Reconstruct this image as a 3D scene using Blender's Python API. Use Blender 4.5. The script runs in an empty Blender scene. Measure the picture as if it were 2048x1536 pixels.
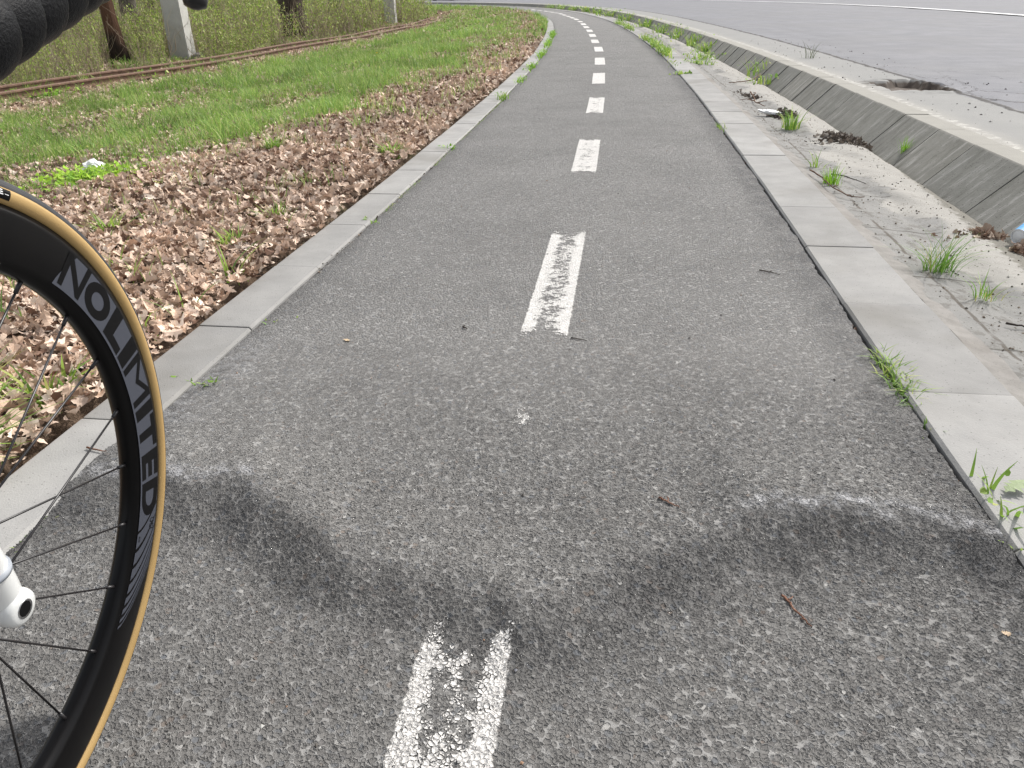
import bpy, bmesh, math, random
import numpy as np
from mathutils import Vector, Matrix
random.seed(7); rng = np.random.default_rng(11)
SC = bpy.context.scene; COL = SC.collection
R = math.radians

# ------------------------------------------------------------------ camera
PITCH, ROLL, CAM_H = R(27.0683), R(1.0), 0.762
cd = bpy.data.cameras.new('camera'); cam = bpy.data.objects.new('camera', cd); COL.objects.link(cam)
cd.sensor_width = 36.0; cd.lens = 36.0 * 1540 / 2048; cd.clip_start = 0.02; cd.clip_end = 2000
cam.matrix_world = Matrix.Translation((0, 0, CAM_H)) @ Matrix.Rotation(R(90) - PITCH, 4, 'X') @ Matrix.Rotation(-ROLL, 4, 'Z')
cd.dof.use_dof = False
SC.camera = cam

# ------------------------------------------------------------------ world and sun
SUN_EL, SUN_AZ = R(44), R(46)              # azimuth measured from +Y towards +X
w = bpy.data.worlds.new('World'); SC.world = w; w.use_nodes = True
wt = w.node_tree; wt.nodes.clear()
sky = wt.nodes.new('ShaderNodeTexSky'); sky.sky_type = 'NISHITA'; sky.sun_disc = False
sky.sun_elevation = SUN_EL; sky.sun_rotation = SUN_AZ; sky.dust_density = 3.0; sky.air_density = 1.0; sky.ozone_density = 1.0
hs = wt.nodes.new('ShaderNodeHueSaturation'); hs.inputs['Saturation'].default_value = 0.28
bg = wt.nodes.new('ShaderNodeBackground'); bg.inputs['Strength'].default_value = 0.15
wo = wt.nodes.new('ShaderNodeOutputWorld')
wt.links.new(sky.outputs[0], hs.inputs['Color']); wt.links.new(hs.outputs[0], bg.inputs[0]); wt.links.new(bg.outputs[0], wo.inputs[0])
sl = bpy.data.lights.new('sun', 'SUN'); sl.energy = 2.5; sl.angle = R(3); sl.color = (1, 0.965, 0.91)
so = bpy.data.objects.new('sun', sl); COL.objects.link(so)
sdir = Vector((math.sin(SUN_AZ) * math.cos(SUN_EL), math.cos(SUN_AZ) * math.cos(SUN_EL), math.sin(SUN_EL)))
so.rotation_euler = sdir.to_track_quat('Z', 'Y').to_euler()
SC.view_settings.view_transform = 'Standard'; SC.view_settings.look = 'None'
SC.view_settings.exposure = 0.58; SC.view_settings.gamma = 1.0
SC.cycles.max_bounces = 6; SC.cycles.diffuse_bounces = 3; SC.cycles.glossy_bounces = 2; SC.cycles.transparent_max_bounces = 8

# ------------------------------------------------------------------ object helpers
def tag(o, label=None, cat=None, group=None, kind=None):
    if label: o['label'] = label
    if cat: o['category'] = cat
    if group: o['group'] = group
    if kind: o['kind'] = kind
    return o
def link(name, me, mat=None, parent=None):
    o = bpy.data.objects.new(name, me); COL.objects.link(o)
    if mat is not None and me is not None:
        for m in (mat if isinstance(mat, (list, tuple)) else [mat]): me.materials.append(m)
    if parent is not None: o.parent = parent
    return o
def mesh_np(name, V, F, smooth=True, mat_idx=None, col=None, uv=None):
    """V (n,3); F (m,k) with k 3 or 4, or a list of such arrays"""
    me = bpy.data.meshes.new(name); V = np.asarray(V, np.float32)
    Fs = F if isinstance(F, list) else [F]
    Fs = [np.asarray(f, np.int32) for f in Fs if len(f)]
    tot = np.concatenate([np.full(len(f), f.shape[1], np.int32) for f in Fs])
    li = np.concatenate([f.ravel() for f in Fs])
    me.vertices.add(len(V)); me.vertices.foreach_set('co', V.ravel())
    me.loops.add(len(li)); me.loops.foreach_set('vertex_index', li)
    me.polygons.add(len(tot)); st = np.concatenate([[0], np.cumsum(tot)[:-1]]).astype(np.int32)
    me.polygons.foreach_set('loop_start', st); me.polygons.foreach_set('loop_total', tot)
    me.polygons.foreach_set('use_smooth', np.full(len(tot), smooth))
    if mat_idx is not None: me.polygons.foreach_set('material_index', np.asarray(mat_idx, np.int32))
    if uv is not None:
        l = me.uv_layers.new(name='sd'); l.data.foreach_set('uv', np.asarray(uv, np.float32)[li].ravel())
    if col is not None:
        a = me.color_attributes.new('tint', 'FLOAT_COLOR', 'POINT')
        c = np.ones((len(V), 4), np.float32); c[:, :3] = col; a.data.foreach_set('color', c.ravel())
    me.update(); me.validate()
    return me
def grid_faces(nr, nc, off=0):
    i = np.arange(nr - 1)[:, None] * nc + np.arange(nc - 1)[None, :]
    return (np.stack([i, i + 1, i + nc + 1, i + nc], -1).reshape(-1, 4) + off)
def empty(name, loc=(0, 0, 0)):
    o = bpy.data.objects.new(name, None); COL.objects.link(o); o.location = loc; o.empty_display_size = 0.1
    return o

# value noise for shapes
_tab = rng.random((256, 256))
def vnoise(x, y, sc=1.0, ox=0.0):
    x = np.asarray(x) * sc + ox + 500; y = np.asarray(y) * sc + 3.7 * ox + 500
    xi = np.floor(x).astype(int); yi = np.floor(y).astype(int); fx = x - xi; fy = y - yi
    fx = fx * fx * (3 - 2 * fx); fy = fy * fy * (3 - 2 * fy)
    g = lambda a, b: _tab[a % 256, b % 256]
    return (g(xi, yi) * (1 - fx) + g(xi + 1, yi) * fx) * (1 - fy) + (g(xi, yi + 1) * (1 - fx) + g(xi + 1, yi + 1) * fx) * fy
def fbm(x, y, sc=1.0, ox=0.0, o=3):
    r = 0; a = 1; t = 0
    for k in range(o):
        r = r + a * vnoise(x, y, sc * 2 ** k, ox + 17.3 * k); t += a; a *= .5
    return r / t
def sstep(a, b, x):
    t = np.clip((np.asarray(x, float) - a) / (b - a), 0, 1); return t * t * (3 - 2 * t)

# ------------------------------------------------------------------ node helpers
class NT:
    def __init__(s, name, rough=0.85, spec=0.3):
        s.m = bpy.data.materials.new(name); s.m.use_nodes = True; s.t = s.m.node_tree
        s.b = s.t.nodes['Principled BSDF']; s.out = s.t.nodes['Material Output']
        s.b.inputs['Roughness'].default_value = rough; s.b.inputs['Specular IOR Level'].default_value = spec
    def n(s, typ, **kw):
        x = s.t.nodes.new(typ)
        for k, v in kw.items(): setattr(x, k, v)
        return x
    def l(s, a, b): s.t.links.new(a, b)
    def inp(s, sock, v):
        if v is None: return
        if isinstance(v, bpy.types.NodeSocket): s.l(v, sock)
        elif isinstance(v, (tuple, list)) and len(v) == 3 and sock.type == 'RGBA': sock.default_value = (*v, 1)
        else: sock.default_value = v
    def co(s, kind='Object'): return s.n('ShaderNodeTexCoord').outputs[kind]
    def uv(s): 
        x = s.n('ShaderNodeUVMap'); x.uv_map = 'sd'; return x.outputs[0]
    def sep(s, v):
        x = s.n('ShaderNodeSeparateXYZ'); s.l(v, x.inputs[0]); return x.outputs
    def comb(s, x, y, z=0.0):
        c = s.n('ShaderNodeCombineXYZ'); s.inp(c.inputs[0], x); s.inp(c.inputs[1], y); s.inp(c.inputs[2], z); return c.outputs[0]
    def vscale(s, v, sc):
        x = s.n('ShaderNodeVectorMath', operation='MULTIPLY'); s.l(v, x.inputs[0]); x.inputs[1].default_value = sc; return x.outputs[0]
    def noise(s, v, sc, det=3, rough=.55, dist=0.0, color=False):
        x = s.n('ShaderNodeTexNoise'); s.l(v, x.inputs['Vector']); x.inputs['Scale'].default_value = sc
        x.inputs['Detail'].default_value = det; x.inputs['Roughness'].default_value = rough; x.inputs['Distortion'].default_value = dist
        return x.outputs['Color' if color else 'Fac']
    def vor(s, v, sc, feature='F1', rnd=1.0):
        x = s.n('ShaderNodeTexVoronoi', feature=feature); s.l(v, x.inputs['Vector']); x.inputs['Scale'].default_value = sc
        x.inputs['Randomness'].default_value = rnd; return x
    def math(s, op, a, b=None, clamp=False):
        x = s.n('ShaderNodeMath', operation=op, use_clamp=clamp); s.inp(x.inputs[0], a)
        if b is not None: s.inp(x.inputs[1], b)
        return x.outputs[0]
    def rng_(s, v, a, b, c=0.0, d=1.0, smooth=True):
        x = s.n('ShaderNodeMapRange'); x.interpolation_type = 'SMOOTHSTEP' if smooth else 'LINEAR'
        s.inp(x.inputs['Value'], v); s.inp(x.inputs['From Min'], a); s.inp(x.inputs['From Max'], b)
        s.inp(x.inputs['To Min'], c); s.inp(x.inputs['To Max'], d); return x.outputs['Result']
    def ramp(s, f, stops):
        x = s.n('ShaderNodeValToRGB'); s.l(f, x.inputs[0]); e = x.color_ramp.elements
        while len(e) < len(stops): e.new(0.5)
        for el, (p, c) in zip(e, stops): el.position = p; el.color = (*c, 1)
        return x.outputs[0]
    def mix(s, f, a, b, mode='MIX'):
        x = s.n('ShaderNodeMix', data_type='RGBA', blend_type=mode); s.inp(x.inputs[0], f); s.inp(x.inputs[6], a); s.inp(x.inputs[7], b)
        return x.outputs[2]
    def bump(s, h, dist, strength=1.0, prev=None):
        x = s.n('ShaderNodeBump'); s.l(h, x.inputs['Height']); x.inputs['Distance'].default_value = dist; x.inputs['Strength'].default_value = strength
        if prev is not None: s.l(prev, x.inputs['Normal'])
        return x.outputs[0]
    def base(s, c): s.inp(s.b.inputs['Base Color'], c)
    def norm(s, n): s.l(n, s.b.inputs['Normal'])
def plain(name, c, rough=.6, spec=.4, metal=0.0, var=0.12, nsc=30):
    k = NT(name, rough, spec); v = k.co(); f = k.noise(v, nsc, 4)
    k.base(k.mix(f, tuple(x * (1 - var) for x in c), tuple(min(1, x * (1 + var)) for x in c)))
    k.b.inputs['Metallic'].default_value = metal
    k.norm(k.bump(f, .0006, .5)); return k.m
def tint_mat(name, rough=.7, trans=.0, var=.15):
    k = NT(name, rough, .3); a = k.n('ShaderNodeVertexColor'); a.layer_name = 'tint'
    f = k.noise(k.co(), 60, 2)
    c = k.mix(f, k.mix(1.0, a.outputs[0], (1 - var,) * 3, 'MULTIPLY'), k.mix(1.0, a.outputs[0], (1 + var,) * 3, 'MULTIPLY'))
    k.base(c)
    if trans > 0:
        tr = k.n('ShaderNodeBsdfTranslucent'); k.l(c, tr.inputs[0]); mx = k.n('ShaderNodeMixShader'); mx.inputs[0].default_value = trans
        k.l(k.b.outputs[0], mx.inputs[1]); k.l(tr.outputs[0], mx.inputs[2]); k.l(mx.outputs[0], k.out.inputs[0])
    return k.m

# ------------------------------------------------------------------ the line of the path: (s along, d to the right)
CT = [[-0.59,-3.25],[-0.46,-2.22],[-0.33,-1.22],[-0.2,-0.22],[-0.06,0.77],[0.07,1.76],[0.22,2.75],[0.36,3.74],[0.49,4.73],[0.62,5.72],[0.75,6.71],[0.86,7.7],[0.98,8.7],[1.09,9.69],[1.19,10.69],[1.29,11.68],[1.37,12.68],[1.45,13.67],[1.53,14.67],[1.6,15.67],[1.67,16.67],[1.73,17.67],[1.79,18.66],[1.84,19.66],[1.89,20.66],[1.94,21.66],[1.97,22.66],[1.99,23.66],[2.01,24.66],[2.0,25.66],[1.99,26.66],[1.97,27.66],[1.96,28.66],[1.94,29.66],[1.91,30.66],[1.85,31.65],[1.75,32.65],[1.64,33.64],[1.52,34.64],[1.39,35.63],[1.27,36.62],[1.15,37.61],[1.02,38.61],[0.9,39.6],[0.75,40.59],[0.56,41.57],[0.34,42.54],[0.11,43.51],[-0.12,44.49],[-0.36,45.46],[-0.62,46.42],[-0.92,47.37],[-1.26,48.31],[-1.6,49.25],[-1.94,50.19],[-2.29,51.13],[-2.67,52.05],[-3.11,52.95],[-3.57,53.84],[-4.04,54.72],[-4.5,55.61],[-4.97,56.49],[-5.47,57.36],[-6.01,58.19],[-6.59,59.0],[-7.18,59.81],[-7.77,60.62],[-8.36,61.43],[-8.95,62.24],[-9.56,63.03],[-10.21,63.79],[-10.88,64.53],[-11.55,65.27],[-12.22,66.02],[-12.88,66.76],[-13.55,67.5]]
CT = np.array(CT); ks = np.arange(len(CT)) - 4.0
CT = np.vstack([CT, CT[-1] + (CT[-1] - CT[-2]) * 60]); ks = np.append(ks, ks[-1] + 60)
fs = np.arange(-6, 125, .05)
ex = lambda a: np.interp(fs, ks, a) + np.where(fs < -4, (fs + 4) * (a[1] - a[0]), 0)
CX, CY = ex(CT[:, 0]), ex(CT[:, 1])
_k = np.hanning(63); _k /= _k.sum()
def _sm(a): return np.convolve(np.concatenate([2 * a[0] - a[31:0:-1], a, 2 * a[-1] - a[-2:-33:-1]]), _k, 'valid')
CX, CY = _sm(CX), _sm(CY)
TX, TY = np.gradient(CX), np.gradient(CY); _l = np.hypot(TX, TY); TX /= _l; TY /= _l
def W(s, d):
    """point of the ground plan from (distance along path, offset to the right)"""
    s = np.asarray(s, float); d = np.asarray(d, float); f = lambda a: np.interp(s, fs, a)
    return f(CX) + f(TY) * d, f(CY) - f(TX) * d
D_LI, D_LO, D_RI, D_RO = -0.735, -0.88, 0.782, 1.0
def d_top(s): return np.interp(s, [0, 5, 8, 11, 17, 23, 30, 60], [1.72, 1.71, 1.66, 1.60, 1.52, 1.46, 1.42, 1.40])
def d_bot(s): return d_top(s) - np.interp(s, [0, 8, 20, 60], [.19, .17, .13, .12])
Z_ROAD = 0.12
CRX = [-1.2, -0.70, -0.62, -0.48, -0.33, -0.25, -0.13, 0.01, 0.06, 0.15, 0.29, 0.38, 0.54, 0.70, 0.80, 1.1]
CRY = [1.15, 1.15, 1.18, 1.15, 1.03, 0.955, 0.90, 0.855, 0.865, 0.93, 0.98, 1.05, 1.035, 0.985, 0.93, 0.9]
CRA = [.012, .020, .026, .033, .034, .024, .021, .026, .027, .027, .028, .036, .040, .030, .014, .010]
CRY = [b - 1.3 * a for a, b in zip(CRA, CRY)]
def ridge_t(x, y):
    """distance beyond (+) or short of (-) the broken crest of the heave"""
    return y - (np.interp(x, CRX, CRY) + (vnoise(x, y * .3, 9, 3) - .5) * .05 + (fbm(x, y * .4, 26, 13, 2) - .5) * .034)
def zpath(x, y):
    x = np.asarray(x, float); y = np.asarray(y, float)
    t = ridge_t(x, y); A = np.interp(x, CRX, CRA) * (.50 + .6 * vnoise(x, y * .5, 5, 9)); w_ = .105 + .075 * vnoise(x, y * .2, 5, 31)
    z = np.where(t > 0, A * np.exp(-(t / .15) ** 2), A * (1 - sstep(0, 1, -t / w_)))
    z = z + (vnoise(x, y, 2.2, 5) - .5) * .008 + (fbm(x, y, 1.1, 8, 2) - .5) * .010 + (fbm(x, y, 17, 6, 2) - .5) * .006 * np.exp(-((t + .05) / .13) ** 2)
    return z
def zverge(s, d):
    e = np.maximum(0, D_LO - np.asarray(d))
    z = -.33 * sstep(0.0, 4.2, e) - .003 + (fbm(s, d, .9, 2, 3) - .5) * .09 * sstep(.1, 1.2, e)
    return z + 1.3 * sstep(8.2, 26, e) + 1.6 * sstep(20, 60, e)

# ------------------------------------------------------------------ setting materials
def asphalt(name, sc=150, tone=1.0, blue=0.0, disp=0.0, paint=None):
    if paint is not None and len(paint) == 1: paint = (paint[0], .20)
    k = NT(name, .82, .35); v = k.co()
    wv = k.n('ShaderNodeVectorMath', operation='MULTIPLY_ADD'); nz = k.noise(v, sc * .55, 2, color=True)
    k.l(nz, wv.inputs[0]); wv.inputs[1].default_value = (.006,) * 3; k.l(v, wv.inputs[2]); vv = wv.outputs[0]
    vv = k.vscale(vv, (1, 1, .25))
    f1 = k.vor(vv, sc); de = k.vor(vv, sc, 'DISTANCE_TO_EDGE'); f2 = k.vor(vv, sc * 2.3); de2 = k.vor(vv, sc * 2.3, 'DISTANCE_TO_EDGE')
    big = k.noise(v, 2.1, 5, .6); mid = k.noise(v, 11, 4, .6); fine = k.noise(v, 420, 3, .6)
    wob = k.math('MULTIPLY', k.math('SUBTRACT', fine, .5), .12)
    stone = k.math('MULTIPLY', k.rng_(k.math('ADD', de.outputs['Distance'], k.math('MULTIPLY', wob, .3)), .02, .13), k.rng_(k.math('ADD', f1.outputs['Distance'], wob), .78, .60))
    stone2 = k.math('MULTIPLY', k.rng_(de2.outputs['Distance'], .0, .16), k.rng_(k.math('ADD', f2.outputs['Distance'], wob), .78, .60))
    pick = k.rng_(k.noise(v, sc * .33, 2), .45, .55)          # patches of fine and of coarse aggregate
    st = k.mix(k.math('MULTIPLY', pick, .32), stone, stone2)
    # colours of the stones
    hue = k.sep(f1.outputs['Color']); 
    c = k.ramp(hue[0], [(0, (.098, .094, .091)), (.3, (.130, .125, .120)), (.62, (.158, .153, .146)), (.85, (.195, .188, .178)), (.95, (.115, .125, .14)), (1.0, (.18, .145, .12))])
    white = k.math('GREATER_THAN', hue[1], .990); c = k.mix(k.math('MULTIPLY', white, .8), c, (.46, .45, .43))
    c = k.mix(k.math('MULTIPLY', fine, .32), c, (.17, .165, .157))
    dustamt = k.rng_(k.math('ADD', k.math('MULTIPLY', big, .7), k.math('MULTIPLY', mid, .3)), .36, .60, .5, 1.0)
    if disp >= 0 and not blue:
        geo = k.n('ShaderNodeNewGeometry'); nzc = k.sep(geo.outputs['Normal'])
        uvs = k.sep(k.uv()); bare_shade = k.n('ShaderNodeAttribute'); bare_shade.attribute_name = 'bare_shade'
        dustamt = k.math('MULTIPLY', dustamt, k.math('SUBTRACT', 1.0, k.math('MULTIPLY', bare_shade.outputs['Fac'], .9))); c = k.mix(k.math('MULTIPLY', bare_shade.outputs['Fac'], .35), c, (.045, .045, .047))  # ridge's near face: dust thinned and its shade painted into the stone colour
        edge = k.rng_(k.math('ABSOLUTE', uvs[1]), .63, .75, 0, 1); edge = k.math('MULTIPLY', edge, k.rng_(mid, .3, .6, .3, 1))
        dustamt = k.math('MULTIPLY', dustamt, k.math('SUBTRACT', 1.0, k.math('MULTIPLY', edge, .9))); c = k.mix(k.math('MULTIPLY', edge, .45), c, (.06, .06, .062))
    dust = k.math('MULTIPLY', k.math('SUBTRACT', 1.0, st), dustamt)
    c = k.mix(dust, c, (.255, .25, .24))
    film = k.math('MULTIPLY', dustamt, .17); c = k.mix(film, c, (.28, .27, .255))
    if blue: c = k.mix(blue, c, (.21, .215, .245))
    c = k.mix(1.0, c, (tone,) * 3, 'MULTIPLY')
    if disp >= 0 and not blue:
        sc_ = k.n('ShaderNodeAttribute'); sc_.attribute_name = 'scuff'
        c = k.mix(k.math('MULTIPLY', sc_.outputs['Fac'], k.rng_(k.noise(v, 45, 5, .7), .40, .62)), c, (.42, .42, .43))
    dome = k.rng_(f1.outputs['Distance'], .62, .08); st0 = st; stH = k.math('ADD', k.math('MULTIPLY', st, .55), k.math('MULTIPLY', dome, .45))
    h = k.math('ADD', stH, k.math('MULTIPLY', fine, .16))
    if paint is not None:
        # worn paint: whole at both long edges, rubbed down to the stones in the middle
        uvs = k.sep(k.uv()); side = k.rng_(k.math('ABSOLUTE', uvs[1]), .22, .80, -paint[0], paint[1], smooth=True)
        wear = k.math('ADD', k.math('ADD', k.math('SUBTRACT', k.math('ADD', k.math('MULTIPLY', k.noise(v, 60, 5, .75), .8), k.math('MULTIPLY', k.noise(v, 17, 3), .6)), .20), k.math('MULTIPLY', k.math('SUBTRACT', st, .7), .10)), side)
        endw = k.rng_(k.math('ABSOLUTE', k.math('SUBTRACT', uvs[0], .5)), .42, .50, 0, -.22); wear = k.math('ADD', wear, endw)
        al = k.rng_(wear, .46, .50); edg = k.rng_(k.math('ADD', k.math('ABSOLUTE', uvs[1]), k.math('MULTIPLY', k.noise(v, 90, 3), .22)), 1.04, 1.10, 1, 0)
        al = k.math('MULTIPLY', al, edg)
        c = k.mix(k.noise(v, 200, 3), (.74, .72, .69), (.58, .56, .53))
        tr = k.n('ShaderNodeBsdfTransparent'); mx = k.n('ShaderNodeMixShader'); k.l(al, mx.inputs[0]); k.l(tr.outputs[0], mx.inputs[1]); k.l(k.b.outputs[0], mx.inputs[2])
        k.l(mx.outputs[0], k.out.inputs[0]); k.b.inputs['Roughness'].default_value = .7
        h = k.math('ADD', k.math('MULTIPLY', st, .6), k.math('MULTIPLY', fine, .2))
    bn = k.n('ShaderNodeBump'); k.l(h, bn.inputs['Height']); bn.inputs['Distance'].default_value = .0042
    # relief: true displacement close by, the same relief as bump farther up
    ypos = k.sep(v)[1]; fade = k.rng_(ypos, .95, 2.1, 1, 0)
    k.l(bn.outputs[0], k.b.inputs['Normal']); k.base(c)
    if disp > 0:
        d = k.n('ShaderNodeDisplacement'); k.l(k.math('MULTIPLY', k.math('SUBTRACT', stH, .6), fade), d.inputs['Height']); d.inputs['Midlevel'].default_value = 0; d.inputs['Scale'].default_value = disp
        k.l(d.outputs[0], k.out.inputs['Displacement']); k.m.displacement_method = 'BOTH'
    return k.m
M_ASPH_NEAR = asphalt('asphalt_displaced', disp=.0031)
M_ASPH = asphalt('asphalt_path', disp=0)

def concrete(name, a, b, sc=8, stain=(.16, .15, .12), st_amt=.3, speck=True):
    k = NT(name, .88, .25); v = k.co(); f = k.noise(v, sc, 6, .65); g = k.noise(v, 300, 3, .6); m = k.noise(v, 1.7, 4)
    c = k.mix(k.rng_(f, .3, .7), a, b); c = k.mix(k.math('MULTIPLY', g, .35), c, tuple(x * .72 for x in a))
    c = k.mix(k.math('MULTIPLY', k.rng_(m, .5, .72), st_amt), c, stain)
    oi = k.n('ShaderNodeObjectInfo'); c = k.mix(.5, c, k.mix(oi.outputs['Random'], (.40,) * 3, (.60,) * 3), 'OVERLAY') if speck == 'obj' else c
    if speck:
        s1 = k.vor(v, 90); c = k.mix(k.math('MULTIPLY', k.math('LESS_THAN', s1.outputs['Distance'], .13), .5), c, (.08, .075, .07))
    k.base(c); n = k.bump(g, .0012, .7); k.norm(k.bump(f, .004, .4, n)); return k.m
M_KERB = concrete('kerb_concrete', (.275, .27, .26), (.345, .337, .323), 6, stain=(.17, .16, .14), st_amt=.55, speck='obj')
M_BED = None

def drain_mat():
    k = NT('drain_bed_sand', .95, .15); v = k.co(); uv = k.sep(k.uv()); d = uv[1]
    f = k.noise(v, 5, 6, .65); g = k.noise(v, 380, 3, .65); m = k.noise(v, 2.0, 5, .6, .5); t = k.noise(v, 22, 5, .65)
    sand = k.mix(g, (.29, .278, .255), (.40, .385, .355)); sand = k.mix(k.rng_(t, .5, .75, 0, .6), sand, (.27, .258, .235))
    conc = k.mix(f, (.20, .196, .185), (.30, .294, .28)); conc = k.mix(k.rng_(t, .52, .6, 0, .5), conc, (.13, .12, .105))
    # v of uv runs 0 at the kerb to 1 at the foot of the sloping slabs
    mask = k.rng_(k.math('ADD', d, k.math('MULTIPLY', k.math('SUBTRACT', m, .5), 1.3)), .40, .50)
    far = k.rng_(k.math('ADD', k.math('ADD', d, k.rng_(uv[0], 1.0, 3.8, .24, 0)), k.math('MULTIPLY', k.math('SUBTRACT', t, .5), .25)), .90, .95)
    c = k.mix(mask, conc, sand); c = k.mix(far, c, (.20, .19, .165))
    pj = k.math('ABSOLUTE', k.math('SUBTRACT', k.math('FRACT', k.math('DIVIDE', uv[0], .52)), .5)); jl = k.math('MULTIPLY', k.math('GREATER_THAN', pj, .492), k.math('SUBTRACT', 1.0, mask))
    c = k.mix(k.math('MULTIPLY', jl, .7), c, (.06, .055, .045))
    gl = k.rng_(k.math('ABSOLUTE', k.math('SUBTRACT', k.math('ADD', d, k.math('MULTIPLY', k.math('SUBTRACT', t, .5), .03)), .155)), .006, .014, .75, 0); c = k.mix(k.math('MULTIPLY', gl, k.rng_(f, .42, .52)), c, (.09, .075, .06))
    sp = k.vor(v, 75); k1 = k.math('MULTIPLY', k.math('LESS_THAN', sp.outputs['Distance'], .2), k.math('GREATER_THAN', k.sep(sp.outputs['Color'])[0], .62))
    c = k.mix(k.math('MULTIPLY', k1, .8), c, (.10, .085, .065))
    k.base(c); k.norm(k.bump(t, .006, .5, k.bump(g, .0015, .9))); return k.m
M_BED = drain_mat()
def slab_mat():
    k = NT('slab_concrete', .9, .2); v = k.co(); uv = k.sep(k.uv()); oi = k.n('ShaderNodeObjectInfo')
    f = k.noise(v, 7, 6, .7); g = k.noise(v, 260, 3)
    # run-off streaks go down the slope (fixed along s, stretched over the slope)
    stv = k.comb(k.math('MULTIPLY', uv[0], 26.0), k.math('MULTIPLY', uv[1], 1.2), oi.outputs['Random']); st = k.noise(stv, 1.0, 5, .7)
    c = k.mix(k.rng_(f, .25, .75), (.20, .197, .176), (.285, .28, .255)); c = k.mix(k.rng_(st, .53, .66, 0, .75), c, (.42, .41, .385))
    c = k.mix(k.rng_(st, .47, .30, 0, .6), c, (.10, .10, .075)); c = k.mix(k.math('MULTIPLY', g, .3), c, (.11, .105, .085))
    pits = k.vor(v, 60); c = k.mix(k.math('MULTIPLY', k.math('LESS_THAN', pits.outputs['Distance'], .16), .6), c, (.06, .055, .045))
    c = k.mix(oi.outputs['Random'], c, k.mix(1.0, c, (1.16, 1.14, 1.12), 'MULTIPLY'))
    top = k.rng_(uv[1], .96, 1.02); c = k.mix(top, c, k.mix(f, (.25, .24, .215), (.33, .318, .285)))
    k.base(c); k.norm(k.bump(f, .006, .5, k.bump(g, .0015, .8))); return k.m
M_SLAB = slab_mat()

def road_mat():
    k = NT('road_surface', .85, .35); v = k.co(); uv = k.sep(k.uv()); d = uv[1]     # v = offset from the top edge of the slabs
    f = k.noise(v, 3, 6, .65); g = k.noise(v, 240, 3, .65); m = k.noise(v, .7, 4); t = k.noise(v, 16, 5, .7)
    wob = k.math('MULTIPLY', k.math('SUBTRACT', k.noise(v, 3.2, 5, .65), .5), .16)
    dd = k.math('ADD', d, wob)
    gut = k.mix(f, (.185, .184, .178), (.255, .251, .238)); gut = k.mix(k.rng_(g, .5, .8, 0, .5), gut, (.20, .20, .19))
    beige = k.mix(t, (.27, .255, .225), (.35, .333, .297))
    c = k.mix(k.rng_(dd, .05, .30), beige, gut)
    eff = k.math('MULTIPLY', k.rng_(k.math('ABSOLUTE', k.math('SUBTRACT', d, k.math('ADD', .16, k.math('MULTIPLY', wob, .5)))), .012, .045, 1, 0), k.rng_(t, .47, .62, .05, 1))
    c = k.mix(k.math('MULTIPLY', eff, .65), c, (.52, .50, .46))
    asp = k.mix(k.rng_(f, .3, .7), (.145, .147, .162), (.20, .20, .213)); asp = k.mix(k.rng_(m, .4, .65, 0, .4), asp, (.165, .162, .162))
    vs = k.vor(v, 130); asp = k.mix(k.math('MULTIPLY', k.rng_(vs.outputs['Distance'], .5, .1), .35), asp, (.25, .25, .26)); asp = k.mix(k.math('MULTIPLY', k.rng_(g, .42, .62), .42), asp, (.09, .09, .10))
    ruts = k.noise(k.comb(k.math('MULTIPLY', uv[0], .12), k.math('MULTIPLY', d, 2.2), 0), 1.0, 4); asp = k.mix(k.rng_(ruts, .45, .7, 0, .45), asp, (.128, .128, .138))
    c = k.mix(k.rng_(dd, .60, .66), c, asp)
    cd_ = k.math('ABSOLUTE', k.math('SUBTRACT', k.math('ADD', d, k.math('MULTIPLY', k.math('SUBTRACT', k.noise(v, 5, 6, .7), .5), .10)), .64))
    crack = k.rng_(cd_, .008, .030, 1, 0)
    br = k.vor(k.comb(k.math('MULTIPLY', uv[0], .55), k.math('ADD', k.math('MULTIPLY', d, 1.6), k.math('MULTIPLY', k.noise(v, 4, 5, .7), .6)), 0), 1.5, 'DISTANCE_TO_EDGE')
    bc = k.math('MULTIPLY', k.rng_(br.outputs['Distance'], .006, .022, 1, 0), k.math('MULTIPLY', k.rng_(d, .66, .7), k.rng_(d, 1.3, 2.3, 1, 0)))
    bc = k.math('MULTIPLY', bc, k.rng_(uv[0], 4.0, 7.5, 1, 0)); bc = k.math('MULTIPLY', bc, k.rng_(t, .40, .55))
    allc = k.math('MAXIMUM', k.math('MULTIPLY', crack, k.rng_(t, .3, .42, .5, 1)), k.math('MULTIPLY', bc, .8)); c = k.mix(allc, c, (.035, .03, .027))
    ph = k.n('ShaderNodeAttribute'); ph.attribute_name = 'pit'; soil = k.mix(t, (.045, .033, .026), (.12, .095, .075)); sandp = k.mix(g, (.36, .335, .30), (.46, .43, .385))
    c = k.mix(k.rng_(ph.outputs['Fac'], .05, .3), c, soil); c = k.mix(k.rng_(ph.outputs['Fac'], .72, .9), c, sandp)
    k.base(c); h = k.math('SUBTRACT', k.math('MULTIPLY', g, .5), k.math('MULTIPLY', allc, 2.5)); k.norm(k.bump(h, .003, .8)); return k.m
M_ROAD = road_mat()
def soil_mat():
    k = NT('verge_soil', .95, .1); v = k.co(); f = k.noise(v, 9, 6, .7); g = k.noise(v, 60, 4, .7); m = k.noise(v, .9, 4)
    c = k.mix(f, (.075, .052, .036), (.19, .135, .098)); c = k.mix(k.rng_(m, .5, .65, 0, .6), c, (.08, .10, .03)); c = k.mix(k.rng_(g, .5, .7, 0, .5), c, (.24, .17, .125))
    k.base(c); k.norm(k.bump(g, .02, 1.0)); return k.m
M_SOIL = soil_mat()

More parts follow.
